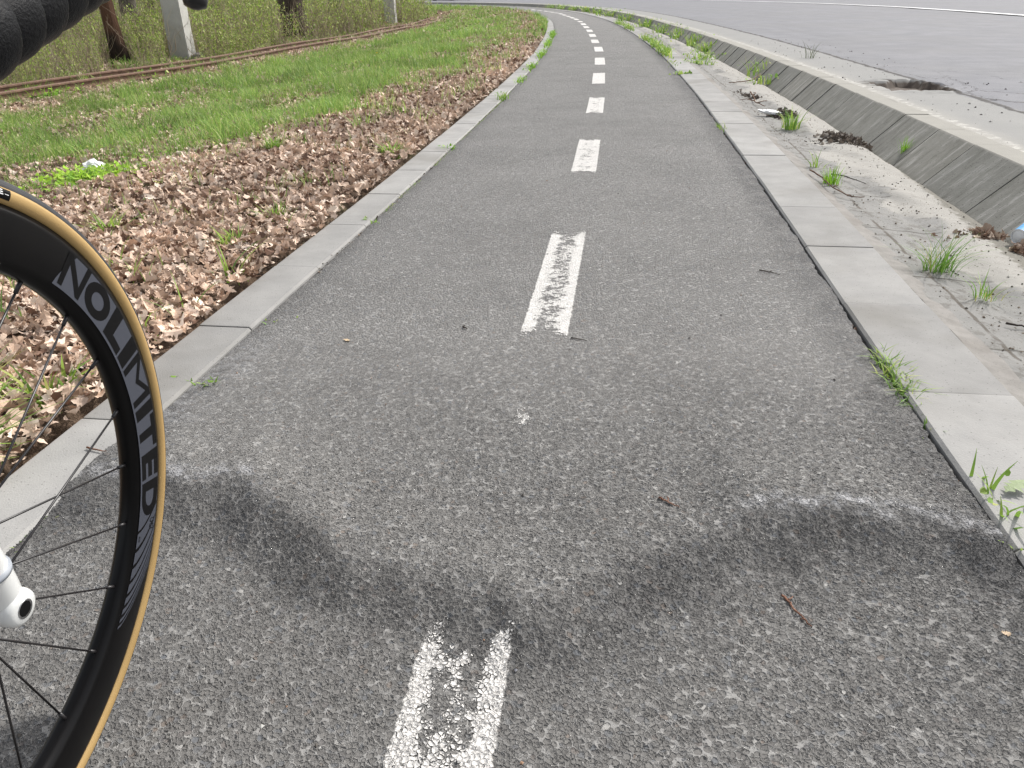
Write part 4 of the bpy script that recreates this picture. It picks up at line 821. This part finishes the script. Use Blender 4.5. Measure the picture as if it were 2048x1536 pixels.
# grit: little pale and dark stones on path, drain and gutter
def grit(n, sf, zf, rr_, tones, name, lab):
    s, d = sf(n); x, y = W(s, d); z = zf(s, d, x, y); r = rr_[0] + (rr_[1] - rr_[0]) * rng.random(n) ** 3
    oc = np.array([(1, 0, 0), (-1, 0, 0), (0, 1, 0), (0, -1, 0), (0, 0, .7), (0, 0, -.7)], float); f = np.array([(0, 2, 4), (2, 1, 4), (1, 3, 4), (3, 0, 4), (2, 0, 5), (1, 2, 5), (3, 1, 5), (0, 3, 5)])
    th = rng.random(n) * 6.28; J = oc[None] * (.6 + .7 * rng.random((n, 6, 1))) * r[:, None, None]; X = J[..., 0] * np.cos(th)[:, None] - J[..., 1] * np.sin(th)[:, None]; Y = J[..., 0] * np.sin(th)[:, None] + J[..., 1] * np.cos(th)[:, None]
    V = np.stack([X + x[:, None], Y + y[:, None], J[..., 2] + (z + r * .4)[:, None]], -1).reshape(-1, 3); F = (f[None] + (np.arange(n) * 6)[:, None, None]).reshape(-1, 3)
    base = np.array([t[:3] for t in tones])[rng.choice(len(tones), n, p=[t[3] for t in tones])]
    o = link(name, mesh_np(name, V, F, smooth=False, col=np.repeat(base, 6, 0)), M_LEAF); tag(o, lab, kind='stuff')
grit(520, lambda n: (-.5 + 6 * rng.random(n) ** 1.6, -.70 + 1.45 * rng.random(n)), lambda s, d, x, y: zpath(x, y) + .001, (.0008, .0034), [(.50, .49, .46, .35), (.10, .09, .08, .35), (.32, .20, .13, .15), (.25, .25, .27, .15)], 'grit', 'scattered grit on the asphalt path')
grit(3200, lambda n: (.3 + 9 * rng.random(n) ** 1.3, 1.06 + .44 * rng.random(n)), lambda s, d, x, y: zbed(s, (d - D_RO - .02) / (d_bot(s) - D_RO), x, y), (.0008, .0050), [(.10, .085, .065, .45), (.22, .17, .12, .3), (.48, .46, .41, .25)], 'drain_grit', 'dark crumbs and grit on the sand of the drain')
grit(500, lambda n: (2 + 9 * rng.random(n), 1.85 + .9 * rng.random(n)), lambda s, d, x, y: x * 0 + Z_ROAD + .004, (.002, .009), [(.07, .06, .055, .6), (.40, .38, .35, .4)], 'road_grit', 'crumbs of asphalt along the road edge')
# heaps of litter in the drain
def heap(s, d, rx, ry, h, n, tones, lab, L=.05, lobes=False):
    x0, y0 = lc(s, d); px = rng.normal(0, .42, n) * rx; py = rng.normal(0, .42, n) * ry; z = h * np.exp(-(px / rx) ** 2 * 2 - (py / ry) ** 2 * 2) * rng.random(n)
    V, F, C = make_leaves(n, px, py, z, L * (.5 + .9 * rng.random(n)), tones, lobes, .7, .8)
    o = link('leaf_heap', mesh_np('leaf_heap', V, F, col=C, smooth=False), M_LEAF); o.location = (x0, y0, -.035); i = int(np.searchsorted(fs, s)); o.rotation_euler.z = math.atan2(-TX[i], TY[i]) + .25; tag(o, lab, 'leaf heap')
BR = [(.26, .17, .12, .35), (.16, .10, .07, .35), (.38, .29, .22, .3)]; MUD = [(.17, .14, .115, .45), (.10, .08, .065, .35), (.30, .26, .22, .2)]
heap(2.05, 1.42, .13, .06, .022, 95, BR, 'heap of brown dead leaves at the foot of the slabs by the blue cup', .045, True)
heap(1.90, 1.50, .06, .05, .018, 45, BR, 'small brown leaf pile beneath the blue cup at the right edge', .045, True)
heap(3.95, 1.40, .14, .24, .045, 420, MUD, 'matted grey brown litter heap spreading to the foot of the slabs', .032)
heap(4.85, 1.26, .12, .20, .05, 330, [(.10, .08, .07, .6), (.18, .15, .13, .4)], 'dark muddy litter heap beside the white plastic', .035)
heap(5.9, 1.20, .10, .45, .02, 130, MUD, 'thin scatter of twiggy litter farther up the drain', .035)
# white plastic, white ball, cup
M_WHITE = plain('white_plastic', (.80, .80, .80), .45, .5, var=.05); M_BLUE = plain('blue_card', (.05, .30, .60), .5, .4, var=.1); M_CARD = plain('white_card', (.78, .79, .80), .6, .3, var=.05)
def crumple(name, loc, size, lab, seed, rot=0, flat=1.0):
    bm = bmesh.new(); bmesh.ops.create_icosphere(bm, subdivisions=4, radius=1); rr_ = np.random.default_rng(seed)
    for v in bm.verts:
        a = v.co; k = 1 + .5 * (vnoise(np.array([a.x * 2 + a.z * 3]), np.array([a.y * 2 - a.z * 2]), 1.3, seed)[0] - .5) + .22 * (vnoise(np.array([a.x * 5 + a.z * 4]), np.array([a.y * 6]), 1.5, seed)[0] - .5)
        v.co = Vector((a.x * size[0] * k, a.y * size[1] * k, a.z * size[2] * k * flat))
    me = bpy.data.meshes.new(name); bm.to_mesh(me); bm.free()
    for p in me.polygons: p.use_smooth = False
    o = link(name, me, M_WHITE); o.location = loc; o.rotation_euler = (.1, .15, rot); tag(o, lab, 'litter'); return o
x, y = lc(4.82, 1.17); crumple('plastic_scrap', (x, y, .012), (.085, .022, .014), 'long crumpled white plastic scrap lying by the muddy litter in the drain', 5, .12)
x, y = lc(3.48, -2.86); crumple('paper_ball', (x, y, zv(3.48, -2.86) + .045), (.058, .05, .045), 'crumpled white paper ball behind the lime green weeds', 9)
def lathe(name, prof, mat, parent, ns=40):
    V = []; n = len(prof)
    for i in range(ns):
        a = 2 * math.pi * i / ns
        for r, z in prof: V.append((r * math.cos(a), r * math.sin(a), z))
    F = [(i * n + j, ((i + 1) % ns) * n + j, ((i + 1) % ns) * n + j + 1, i * n + j + 1) for i in range(ns) for j in range(n - 1)]
    return link(name, mesh_np(name, V, np.array(F)), mat, parent)
x, y = lc(1.96, 1.500); t = empty('paper_cup', (x, y, .005)); t.rotation_euler = (R(82), R(8), R(118)); tag(t, 'blue and white paper cup lying on dead leaves at the right edge of the photo', 'cup')
lathe('cup_wall', [(.026, 0), (.0262, .001), (.036, .072)], M_BLUE, t); lathe('rim', [(.0361, .072), (.0375, .0735), (.0375, .076), (.0355, .077), (.0345, .072), (.0255, .003), (.0001, .003)], M_CARD, t)
lathe('base', [(.0001, .004), (.0262, .004), (.0264, -.001), (.0255, -.001), (.0250, .0035)], M_CARD, t)
# ------------------------------------------------------------------ bicycle
k = NT('tyre_rubber', .62, .35); v = k.co(); k.base(k.mix(k.noise(v, 90, 4, .7), (.016, .016, .018), (.05, .05, .054))); k.norm(k.bump(k.noise(v, 300, 3), .0004, .6)); M_TYRE = k.m
k = NT('tan_sidewall', .6, .35); v = k.co(); f = k.noise(v, 14, 5, .6); g = k.noise(v, 420, 3); wv = k.noise(k.vscale(v, (1, 1, 1)), 900, 1)
c = k.mix(f, (.34, .222, .085), (.46, .305, .125)); c = k.mix(k.rng_(g, .62, .75, 0, .35), c, (.20, .12, .05)); k.base(c); k.norm(k.bump(wv, .0003, .5)); M_TAN = k.m
k = NT('carbon_rim', .34, .45); v = k.co(); k.base(k.mix(k.noise(v, 30, 4), (.003, .003, .0035), (.006, .0055, .0055))); k.b.inputs['Specular IOR Level'].default_value = .16; k.b.inputs['Roughness'].default_value = .3; M_RIM = k.m
k = NT('decal_grey', .5, .2); v = k.co(); k.base(k.mix(k.rng_(k.noise(v, 240, 4, .8), .5, .8, 0, .4), (.064, .069, .086), (.092, .094, .108))); M_DECAL = k.m
k = NT('decal_black', .36, .14); v = k.co(); k.base(k.mix(k.rng_(k.noise(v, 260, 4, .8), .66, .8, 0, .15), (.0035, .0035, .004), (.03, .03, .03))); M_DBLK = k.m
M_SPOKE = plain('spoke_black', (.018, .016, .017), .35, .5); M_METAL = plain('bare_metal', (.45, .45, .46), .3, .5, metal=1.0)
k = NT('white_lacquer', .28, .5); v = k.co(); k.base(k.mix(k.noise(v, 9, 3), (.66, .67, .655), (.72, .72, .705))); k.b.inputs['Coat Weight'].default_value = .4; M_LAC = k.m
k = NT('handlebar_tape', .45, .09); v = k.co(); a = k.vor(v, 620, 'SMOOTH_F1'); b = k.noise(v, 520, 4, .7); f = k.noise(v, 60, 3)
k.base(k.mix(k.rng_(b, .5, .8), (.0022, .0024, .0032), (.006, .0064, .008))); k.norm(k.bump(k.noise(v, 620, 4, .7), .0005, 1.0)); k.inp(k.b.inputs['Roughness'], k.rng_(f, .3, .7, .30, .42)); M_TAPE = k.m
M_BLACKP = plain('black_plastic', (.012, .012, .013), .35, .5)
dv = Vector((0.11414698, 0.99346387, 0)); nv = Vector((0.98847089, -0.1135733, -0.10013191)); uv_ = Vector((0.09947744, -0.01142976, 0.99497417)); cw = Vector((-.4604, .4665, .339))
bike = empty('bicycle'); og = cw - uv_ * .341
bike.matrix_world = Matrix(((dv.x, -nv.x, uv_.x, og.x), (dv.y, -nv.y, uv_.y, og.y), (dv.z, -nv.z, uv_.z, og.z), (0, 0, 0, 1)))
tag(bike, 'white road bicycle with deep black rims and tan tyres at the path\'s left', 'bicycle')
CZ = .341
def spin(name, prof, mat, parent, ns=256, cx=0.0, cz=CZ, closed=True, smooth=True, a0=0, a1=360):
    """profile of (radius, y) turned about the wheel axle"""
    P = np.array(prof, float); n = len(P); full = a1 - a0 >= 360; m = ns if full else ns + 1; a = np.radians(np.linspace(a0, a1, ns + 1)[:m])
    V = np.stack([cx + P[None, :, 0] * np.cos(a)[:, None], np.broadcast_to(P[None, :, 1], (m, n)), cz + P[None, :, 0] * np.sin(a)[:, None]], -1).reshape(-1, 3)
    i = np.arange(ns)[:, None]; i2 = (i + 1) % m if full else i + 1; j = np.arange(n if closed else n - 1)[None]; j2 = (j + 1) % n
    F = np.stack([i * n + j, i * n + j2, i2 * n + j2, i2 * n + j], -1).reshape(-1, 4)
    return link(name, mesh_np(name, V, F, smooth), mat, parent)
def text_mesh(body, bold=.0):
    cu = bpy.data.curves.new('txt', 'FONT'); cu.body = body; cu.size = 1; cu.offset = bold; cu.resolution_u = 6; o = bpy.data.objects.new('txt', cu); COL.objects.link(o)
    dg = bpy.context.evaluated_depsgraph_get(); me = bpy.data.meshes.new_from_object(o.evaluated_get(dg)); bpy.data.objects.remove(o); bpy.data.curves.remove(cu)
    bm = bmesh.new(); bm.from_mesh(me); bpy.data.meshes.remove(me); bmesh.ops.triangulate(bm, faces=bm.faces); bmesh.ops.subdivide_edges(bm, edges=[e for e in bm.edges if e.calc_length() > .15], cuts=3); return bm
def arc(r, deg, y): a = R(deg); return (r * math.cos(a), y, CZ + r * math.sin(a))
def wheel(xoff, front=True):
    pf = [(.3205, .0098), (.3150, .0120), (.3125, .0124), (.300, .0126), (.2780, .0124), (.2730, .0105), (.2695, .0070), (.2678, .0030)]
    prof = pf + [(r, -y) for r, y in pf[::-1]] + [(.3175, -.008), (.3175, .008)]
    rim = spin('front_wheel' if front else 'rear_wheel', prof, M_RIM, bike, cx=xoff)
    me = rim.data; 
    for p in me.polygons: p.use_smooth = True
    tw = [(.3200, .0098), (.3225, .0120), (.3262, .0133), (.3300, .0130), (.3335, .0113)]
    spin('sidewall', tw + [(.3325, .0100), (.320, .0085)], M_TAN, rim, cx=xoff); spin('sidewall', [(r, -y) for r, y in tw + [(.3325, .0100), (.320, .0085)]], M_TAN, rim, cx=xoff)
    tr = []
    R0 = 80
    for i in range(R0 + 1):
        t = -1 + 2 * i / R0; y = .0118 * math.sin(t * 1.38) / math.sin(1.38); r = .3328 + .0080 * (math.cos(t * 1.38) - math.cos(1.38)) / (1 - math.cos(1.38))
        g = .00045 * max(0, math.cos(t * 1.0 * math.pi * 8)) ** 3 if .15 < abs(t) < .92 else 0
        tr.append((r - g, y))
    spin('tyre', tr + [(.329, .0102), (.329, -.0102)], M_TYRE, rim, cx=xoff)
    spin('hub', [(.0085, -.048), (.0085, -.036), (.021, -.035), (.021, -.031), (.013, -.028), (.012, .015), (.019, .020), (.021, .0225), (.021, .025), (.010, .028), (.0085, .048)], M_BLACKP, rim, 48, cx=xoff, closed=False)
    # spokes and nipples
    for k_ in range(24):
        th = -9.43 - 15 * (k_ - 4); right = k_ % 2 == 1; minus = (k_ // 2) % 2 == (1 if right else 1); 
        if right: minus = k_ in (3, 7, 11, 15, 19, 23)
        else: minus = k_ in (2, 6, 10, 14, 18, 22)
        y1 = -.0235 if right else .033; ha = th + (-80 if minus else 80); p0 = np.array(arc(.020, ha, y1)); p1 = np.array(arc(.274, th, 0)); p0[0] += xoff; p1[0] += xoff
        dd = p1 - p0; tubes('spoke', [(np.array([p0, p1]), [.0011, .0011], 8), (np.array([p1 - dd / np.linalg.norm(dd) * .017, p1]), [.0019, .0022], 8)], M_SPOKE, rim)
    if front:
        # grey band with black letters, both sides mirrored about the wheel plane
        y = -.01275
        def patch(name, poly_fn, n, mat, yy):
            V = []; F = []
            for i in range(n + 1):
                a, b = poly_fn(i / n); V += [a, b]
            for i in range(n): F.append((2 * i, 2 * i + 1, 2 * i + 3, 2 * i + 2))
            return np.array(V), np.array(F)
        Vs = []; Fs = []; o_ = 0
        def add(V, F):
            nonlocal o_
            Vs.append(V); Fs.append(F + o_); o_ += len(V)
        rin, rout = .2765, .3118
        def main(t):
            ain = 46.6 + (-26.3 - 46.6) * t; aout = 42.6 + (-20.8 - 42.6) * t; return arc(rin, ain, y), arc(rout, aout, y)
        # several radial rings so that the band follows the circle
        for q in range(6):
            r0, r1 = rin + (rout - rin) * q / 6, rin + (rout - rin) * (q + 1) / 6
            def f(t, r0=r0, r1=r1):
                g0, g1 = (r0 - rin) / (rout - rin), (r1 - rin) / (rout - rin)
                A = lambda g: (46.6 - 4.0 * g ** 1.2) + ((-26.3 + 6.0 * g ** 1.5) - (46.6 - 4.0 * g ** 1.2)) * t
                return arc(r0, A(g0), y), arc(r1, A(g1), y)
            add(*patch('b', f, 90, None, y))
            for (a, b) in ((-27.0, -30.6), (-31.5, -34.4), (-35.3, -37.9), (-38.8, -41.0), (-41.9, -43.6), (-44.5, -45.8), (-46.7, -47.6), (-48.4, -49.0)):
                def f2(t, r0=r0, r1=r1, a=a, b=b):
                    g0, g1 = (r0 - rin) / (rout - rin), (r1 - rin) / (rout - rin); sk = 6.0 + .38 * max(0, -27 - a)
                    A = lambda g: a + (b - a) * t * (1 - .35 * g) + sk * g ** 1.5
                    return arc(r0, A(g0), y), arc(r1, A(g1), y)
                add(*patch('s', f2, 5, None, y))
        V_, F_ = np.vstack(Vs), np.vstack(Fs)
        link('decal', mesh_np('decal', V_, F_[:, ::-1], False), M_DECAL, rim)
        def letters(chars, y_, mat, name):
            bmj = bmesh.new()
            for ch, a0_, a1_, ri, ro, bold, sk in chars:
                bm = text_mesh(ch, bold); xs = [v.co.x for v in bm.verts]; ys = [v.co.y for v in bm.verts]; x0, x1, y0, y1_ = min(xs), max(xs), min(ys), max(ys)
                mp = {}
                for v in bm.verts:
                    fx = (v.co.x - x0) / (x1 - x0); fy = (v.co.y - y0) / (y1_ - y0); p = arc(ri + (ro - ri) * fy, a0_ + (a1_ - a0_) * fx + sk * fy, y_); mp[v] = bmj.verts.new(p)
                for f in bm.faces: bmj.faces.new([mp[v] for v in f.verts])
                bm.free()
            me = bpy.data.meshes.new(name); bmj.to_mesh(me); bmj.free(); return link(name, me, mat, rim)
        ri, ro = .2795, .3125
        letters([('N', 45.4, 38.2, ri, ro, .02, -.6), ('O', 37.4, 28.4, ri, ro - .0005, .06, 0), ('L', 27.5, 20.0, ri, ro, .07, 0), ('I', 19.4, 15.9, ri, ro, .03, 0), ('M', 15.2, 4.6, ri, ro, .0, 0),
                 ('I', 3.6, .8, ri, ro, .03, 0), ('T', .2, -7.2, ri, ro, .05, 0), ('E', -8.0, -14.2, ri, ro, .05, 0), ('D', -15.0, -23.2, ri, ro - .001, .05, 0)], -.01290, M_DBLK, 'lettering')
        letters([('UCI', -24.1, -26.6, .3000, .3085, .01, 0), ('APPROVED', -27.6, -29.0, .2790, .2830, .0, 0)], -.01290, M_DBLK, 'small_lettering')
        # black label on the tan sidewall with small white print
        P = []; F = []
        def label_patch(a0_, a1_, r0, r1, yo, nm, mat, yf):
            n = 12; V = []
            for i in range(n + 1):
                a = a0_ + (a1_ - a0_) * i / n
                for q in range(5):
                    r = r0 + (r1 - r0) * q / 4; yy = np.interp(r, [.3225, .3262, .3300, .3335], [.0120, .0133, .0130, .0113]) + yo; V.append(arc(r, a, -yy))
            return np.array(V), grid_faces(n + 1, 5)
        V, F = label_patch(60.3, 82, .3235, .3318, .0002, '', None, 0); link('tyre_label', mesh_np('tyre_label', V, F, False), M_DBLK, rim)
        Vs = []; Fs = []; o_ = 0
        for (a, b, r0, r1) in ((62.0, 63.0, .3300, .3308), (61.9, 62.9, .3284, .3292), (61.8, 62.8, .3268, .3276), (60.7, 61.5, .3275, .3280), (63.5, 65.6, .3306, .3309), (63.5, 65.6, .3258, .3261), (63.5, 63.9, .326, .3308), (65.2, 65.6, .326, .3308)):
            add(*label_patch(a, b, r0, r1, .0004, '', None, 0))
        link('label_print', mesh_np('label_print', np.vstack(Vs), np.vstack(Fs), False), M_CARD, rim)
        tubes('valve', [(np.array([arc(.268, 110, 0), arc(.225, 110, 0)]), [.003, .002], 10)], M_METAL, rim)
    return rim
wheel(0.0, True); wheel(-.985, False)
# fork: two tapering legs meeting under the crown, each ending in a rounded boss
def bez(pts, n=24):
    P = np.array(pts, float); t = np.linspace(0, len(P) - 1, n); i = np.clip(np.floor(t).astype(int), 0, len(P) - 2); f = (t - i)[:, None]; m = lambda k: P[np.clip(k, 0, len(P) - 1)]
    return .5 * ((2 * m(i)) + (-m(i - 1) + m(i + 1)) * f + (2 * m(i - 1) - 5 * m(i) + 4 * m(i + 1) - m(i + 2)) * f ** 2 + (-m(i - 1) + 3 * m(i) - 3 * m(i + 1) + m(i + 2)) * f ** 3)
fp = []; FZ = CZ + .008
for sg in (-1, 1):
    pts = bez([(0, sg * .0605, FZ), (-.006, sg * .061, FZ + .035), (-.022, sg * .062, CZ + .10), (-.045, sg * .056, CZ + .18), (-.075, sg * .048, CZ + .27), (-.100, sg * .036, CZ + .34), (-.112, sg * .010, CZ + .375)], 30)
    rr_ = np.interp(np.linspace(0, 1, 30), [0, .1, .5, 1], [.0158, .0158, .0165, .022]); fp.append((pts, rr_, 24))
    # rounded end and boss round the axle
    a = np.linspace(0, math.pi / 2, 8); cap_ = [(pts[0] - (pts[1] - pts[0]) / np.linalg.norm(pts[1] - pts[0]) * .0158 * math.sin(t)) for t in a[::-1]]; fp.append((np.array(cap_), .0158 * np.cos(a[::-1]) + .0001, 24))
    yb = np.array([.048, .050, .068, .073, .0765, .0782]); rb = np.array([.013, .0150, .0157, .0156, .0142, .0112]); fp.append((np.stack([0 * yb, sg * yb, 0 * yb + FZ], 1), rb, 28))
fk = tubes('fork', fp, M_LAC, bike)
md = spin('axle_thread', [(.0064, -.0784), (.0078, -.0786), (.0078, -.0780), (.0064, -.0776), (.0060, -.0770), (.0064, -.0764), (.0060, -.0758), (.0064, -.0752), (.0060, -.0745), (.0063, -.074)], M_METAL, fk, 40, cz=FZ, closed=False)
spin('axle_hole', [(.0001, -.07835), (.0063, -.07835)], M_DBLK, fk, 40, cz=FZ, closed=False)
tubes('fork_stripe', [(np.array([(-.0085 - .0005, -.064, CZ + .049), (-.0095, -.064, CZ + .052)]), [.01665, .01665], 32)], plain('grey_stripe', (.28, .30, .33), .4), fk)
tubes('head_tube', [(np.array([(-.113, 0, CZ + .375), (-.168, 0, CZ + .535)]), [.026, .022], 24)], M_LAC, bike)
tubes('frame', [(np.array([(-.125, 0, CZ + .41), (-.60, 0, CZ - .065)]), [.025, .025], 20), (np.array([(-.160, 0, CZ + .515), (-.69, 0, CZ + .47)]), [.019, .017], 20), (np.array([(-.60, 0, CZ - .065), (-.745, 0, CZ + .50)]), [.020, .016], 20),
                (np.array([(-.62, .03, CZ - .06), (-.985, .066, CZ)]), [.011, .009], 12), (np.array([(-.62, -.03, CZ - .06), (-.985, -.066, CZ)]), [.011, .009], 12), (np.array([(-.71, .02, CZ + .38), (-.985, .066, CZ)]), [.009, .008], 12), (np.array([(-.71, -.02, CZ + .38), (-.985, -.066, CZ)]), [.009, .008], 12)], M_LAC, bike)
tubes('seat_post', [(np.array([(-.742, 0, CZ + .49), (-.785, 0, CZ + .64)]), [.0136, .0136], 16)], M_BLACKP, bike)
sp = bez([(-.92, 0, CZ + .655), (-.88, 0, CZ + .665), (-.80, 0, CZ + .658), (-.72, 0, CZ + .66), (-.66, 0, CZ + .657)], 20); V, F = tube_np(sp, np.interp(np.linspace(0, 1, 20), [0, .2, .5, 1], [.055, .070, .035, .016]), 20); V[:, 2] = CZ + .66 + (V[:, 2] - CZ - .66) * .38; link('saddle', mesh_np('saddle', V, F), M_BLACKP, bike)
cr = spin('crankset', [(.010, -.052), (.105, -.054), (.108, -.052), (.105, -.050), (.010, -.048)], M_BLACKP, bike, 72, cx=-.60, cz=CZ - .065)
tubes('crank_arm', [(np.array([(-.60, -.062, CZ - .065), (-.44, -.068, CZ - .12)]), [.013, .010], 12)], M_BLACKP, bike); tubes('crank_arm', [(np.array([(-.60, .062, CZ - .065), (-.76, .068, CZ - .01)]), [.013, .010], 12)], M_BLACKP, bike)
tubes('pedal', [(np.array([(-.44, -.075, CZ - .12), (-.44, -.15, CZ - .12)]), [.018, .022], 8)], M_BLACKP, bike); tubes('pedal', [(np.array([(-.76, .075, CZ - .01), (-.76, .15, CZ - .01)]), [.018, .022], 8)], M_BLACKP, bike)
tubes('stem', [(np.array([(-.171, 0, .345 + .54), (-.185, 0, .935)]), [.020, .020], 20), (np.array([(-.182, 0, .922), (-.075, 0, .930)]), [.017, .018], 20)], M_BLACKP, bike)
# handlebar with overlapping tape
top = [(-.085, 0, .930), (-.085, -.05, .930), (-.085, -.12, .930), (-.083, -.185, .929), (-.070, -.211, .927), (-.030, -.214, .923), (.012, -.216, .914), (.034, -.219, .888), (.036, -.224, .855), (.018, -.229, .823), (-.020, -.2325, .8025), (-.063, -.237, .791), (-.101, -.242, .7815), (-.14, -.248, .772), (-.175, -.2535, .763)]
hb = None
for sg in (1, -1):
    P = bez([(a, (b + .005 * sstep(.915, .85, c)) * sg, c + .0065 * sstep(.915, .85, c)) for a, b, c in top], 700)
    L = np.concatenate([[0], np.cumsum(np.linalg.norm(np.diff(P, axis=0), axis=1))]); ns = 72
    V, F = tube_np(P, np.full(len(P), .0159), ns); V = V.reshape(len(P), ns, 3); pitch = .0205; ph = (L[:, None] / pitch + sg * np.arange(ns)[None] / ns) % 1
    wr = .0147 + .0012 * np.sqrt(np.sin(np.pi * ph)) + .0029 * (1 - ph) * sstep(0, .06, ph) + .0005 * (fbm(L[:, None] * 40 + 0 * ph, np.arange(ns)[None] / ns * 9 + 0 * ph, 1, 3, 2) - .5); wr = np.where(L[:, None] < .055, .0159 if sg else 0, wr)
    V = P[:, None] + (V - P[:, None]) / .0159 * wr[..., None]
    ob = link('handlebar_tape' if hb else 'handlebar', mesh_np('handlebar', V.reshape(-1, 3), F), M_TAPE, bike)
    if hb: ob.name = 'handlebar'
    hb = ob
    tubes('bar_plug', [(np.array([(-.174, -.2484 * sg, .7697), (-.180, -.2493 * sg, .7680)]), [.0165, .0150], 24)], M_BLACKP, ob)
    tubes('brake_hood', [(bez([(-.020, -.2145 * sg, .925), (.010, -.217 * sg, .934), (.045, -.219 * sg, .938), (.068, -.221 * sg, .955), (.074, -.2215 * sg, .972)], 16), np.array([.014, .018, .019, .019, .018, .0175, .017, .017, .017, .017, .016, .015, .014, .012, .009, .004]), 20)], M_BLACKP, bike)
    q = bez([(.058, -.222 * sg, .935), (.078, -.223 * sg, .905), (.082, -.226 * sg, .865), (.072, -.230 * sg, .825), (.0625, -.2335 * sg, .797), (.0575, -.2350 * sg, .783)], 26); rr_ = np.interp(np.linspace(0, 1, 26), [0, .5, .9, .97, 1], [.009, .0075, .0072, .006, .002])
    V, F = tube_np(q, rr_, 16); link('brake_lever', mesh_np('brake_lever', V, F), M_BLACKP, bike)

# ------------------------------------------------------------------ car far off on the road (only its tyre line reaches into the picture)
M_CAR = plain('car_paint', (.20, .21, .23), .3, .5, nsc=2); M_GLASS = plain('car_glass', (.02, .025, .03), .1, .5)
s0c = 61.5; xc, yc_ = lc(s0c, 4.3); i = int(np.searchsorted(fs, s0c)); car = empty('car', (-3.1, 67.3, Z_ROAD + .02)); car.rotation_euler.z = math.atan2(TY[i], TX[i]); tag(car, 'distant car on the road at the top edge, only the foot of a wheel showing', 'car')
def slabbox(name, prof, w_, mat, par, bev=.05):
    bm = bmesh.new(); a = [bm.verts.new((x, -w_ / 2, z)) for x, z in prof]; b = [bm.verts.new((x, w_ / 2, z)) for x, z in prof]; n = len(prof)
    for i in range(n): bm.faces.new((a[i], a[(i + 1) % n], b[(i + 1) % n], b[i]))
    bm.faces.new(a[::-1]); bm.faces.new(b); bmesh.ops.recalc_face_normals(bm, faces=bm.faces); bmesh.ops.bevel(bm, geom=bm.edges[:], offset=bev, segments=2, affect='EDGES')
    me = bpy.data.meshes.new(name); bm.to_mesh(me); bm.free(); return link(name, me, mat, par)
slabbox('body', [(0, .22), (4.1, .22), (4.2, .5), (4.15, .78), (3.2, .92), (.15, .92), (-.02, .6)], 1.7, M_CAR, car); slabbox('cabin', [(.35, .9), (3.1, .9), (2.4, 1.42), (.9, 1.46)], 1.45, M_GLASS, car); slabbox('roof', [(.9, 1.44), (2.4, 1.41), (2.3, 1.48), (1.0, 1.50)], 1.40, M_CAR, car, .015)
for x_ in (.75, 3.35):
    for y_ in (-.78, .78):
        wv_, wf = tube_np(np.array([(x_, y_ - .1, .32), (x_, y_ + .1, .32)]), [.32, .32], 28); wh = link('wheel', mesh_np('wheel', wv_, wf), M_TYRE, car)
        wv_, wf = tube_np(np.array([(x_, y_ - .105, .32), (x_, y_ + .105, .32)]), [.2, .2], 20); link('rim', mesh_np('rim', wv_, wf), M_METAL, wh)
for y_ in (-.6, .6): slabbox('tail_light', [(-.04, .62), (.04, .62), (.04, .78), (-.04, .78)], .3, plain('lamp_red', (.4, .02, .02), .3), car, .01).location = (0, y_, 0)
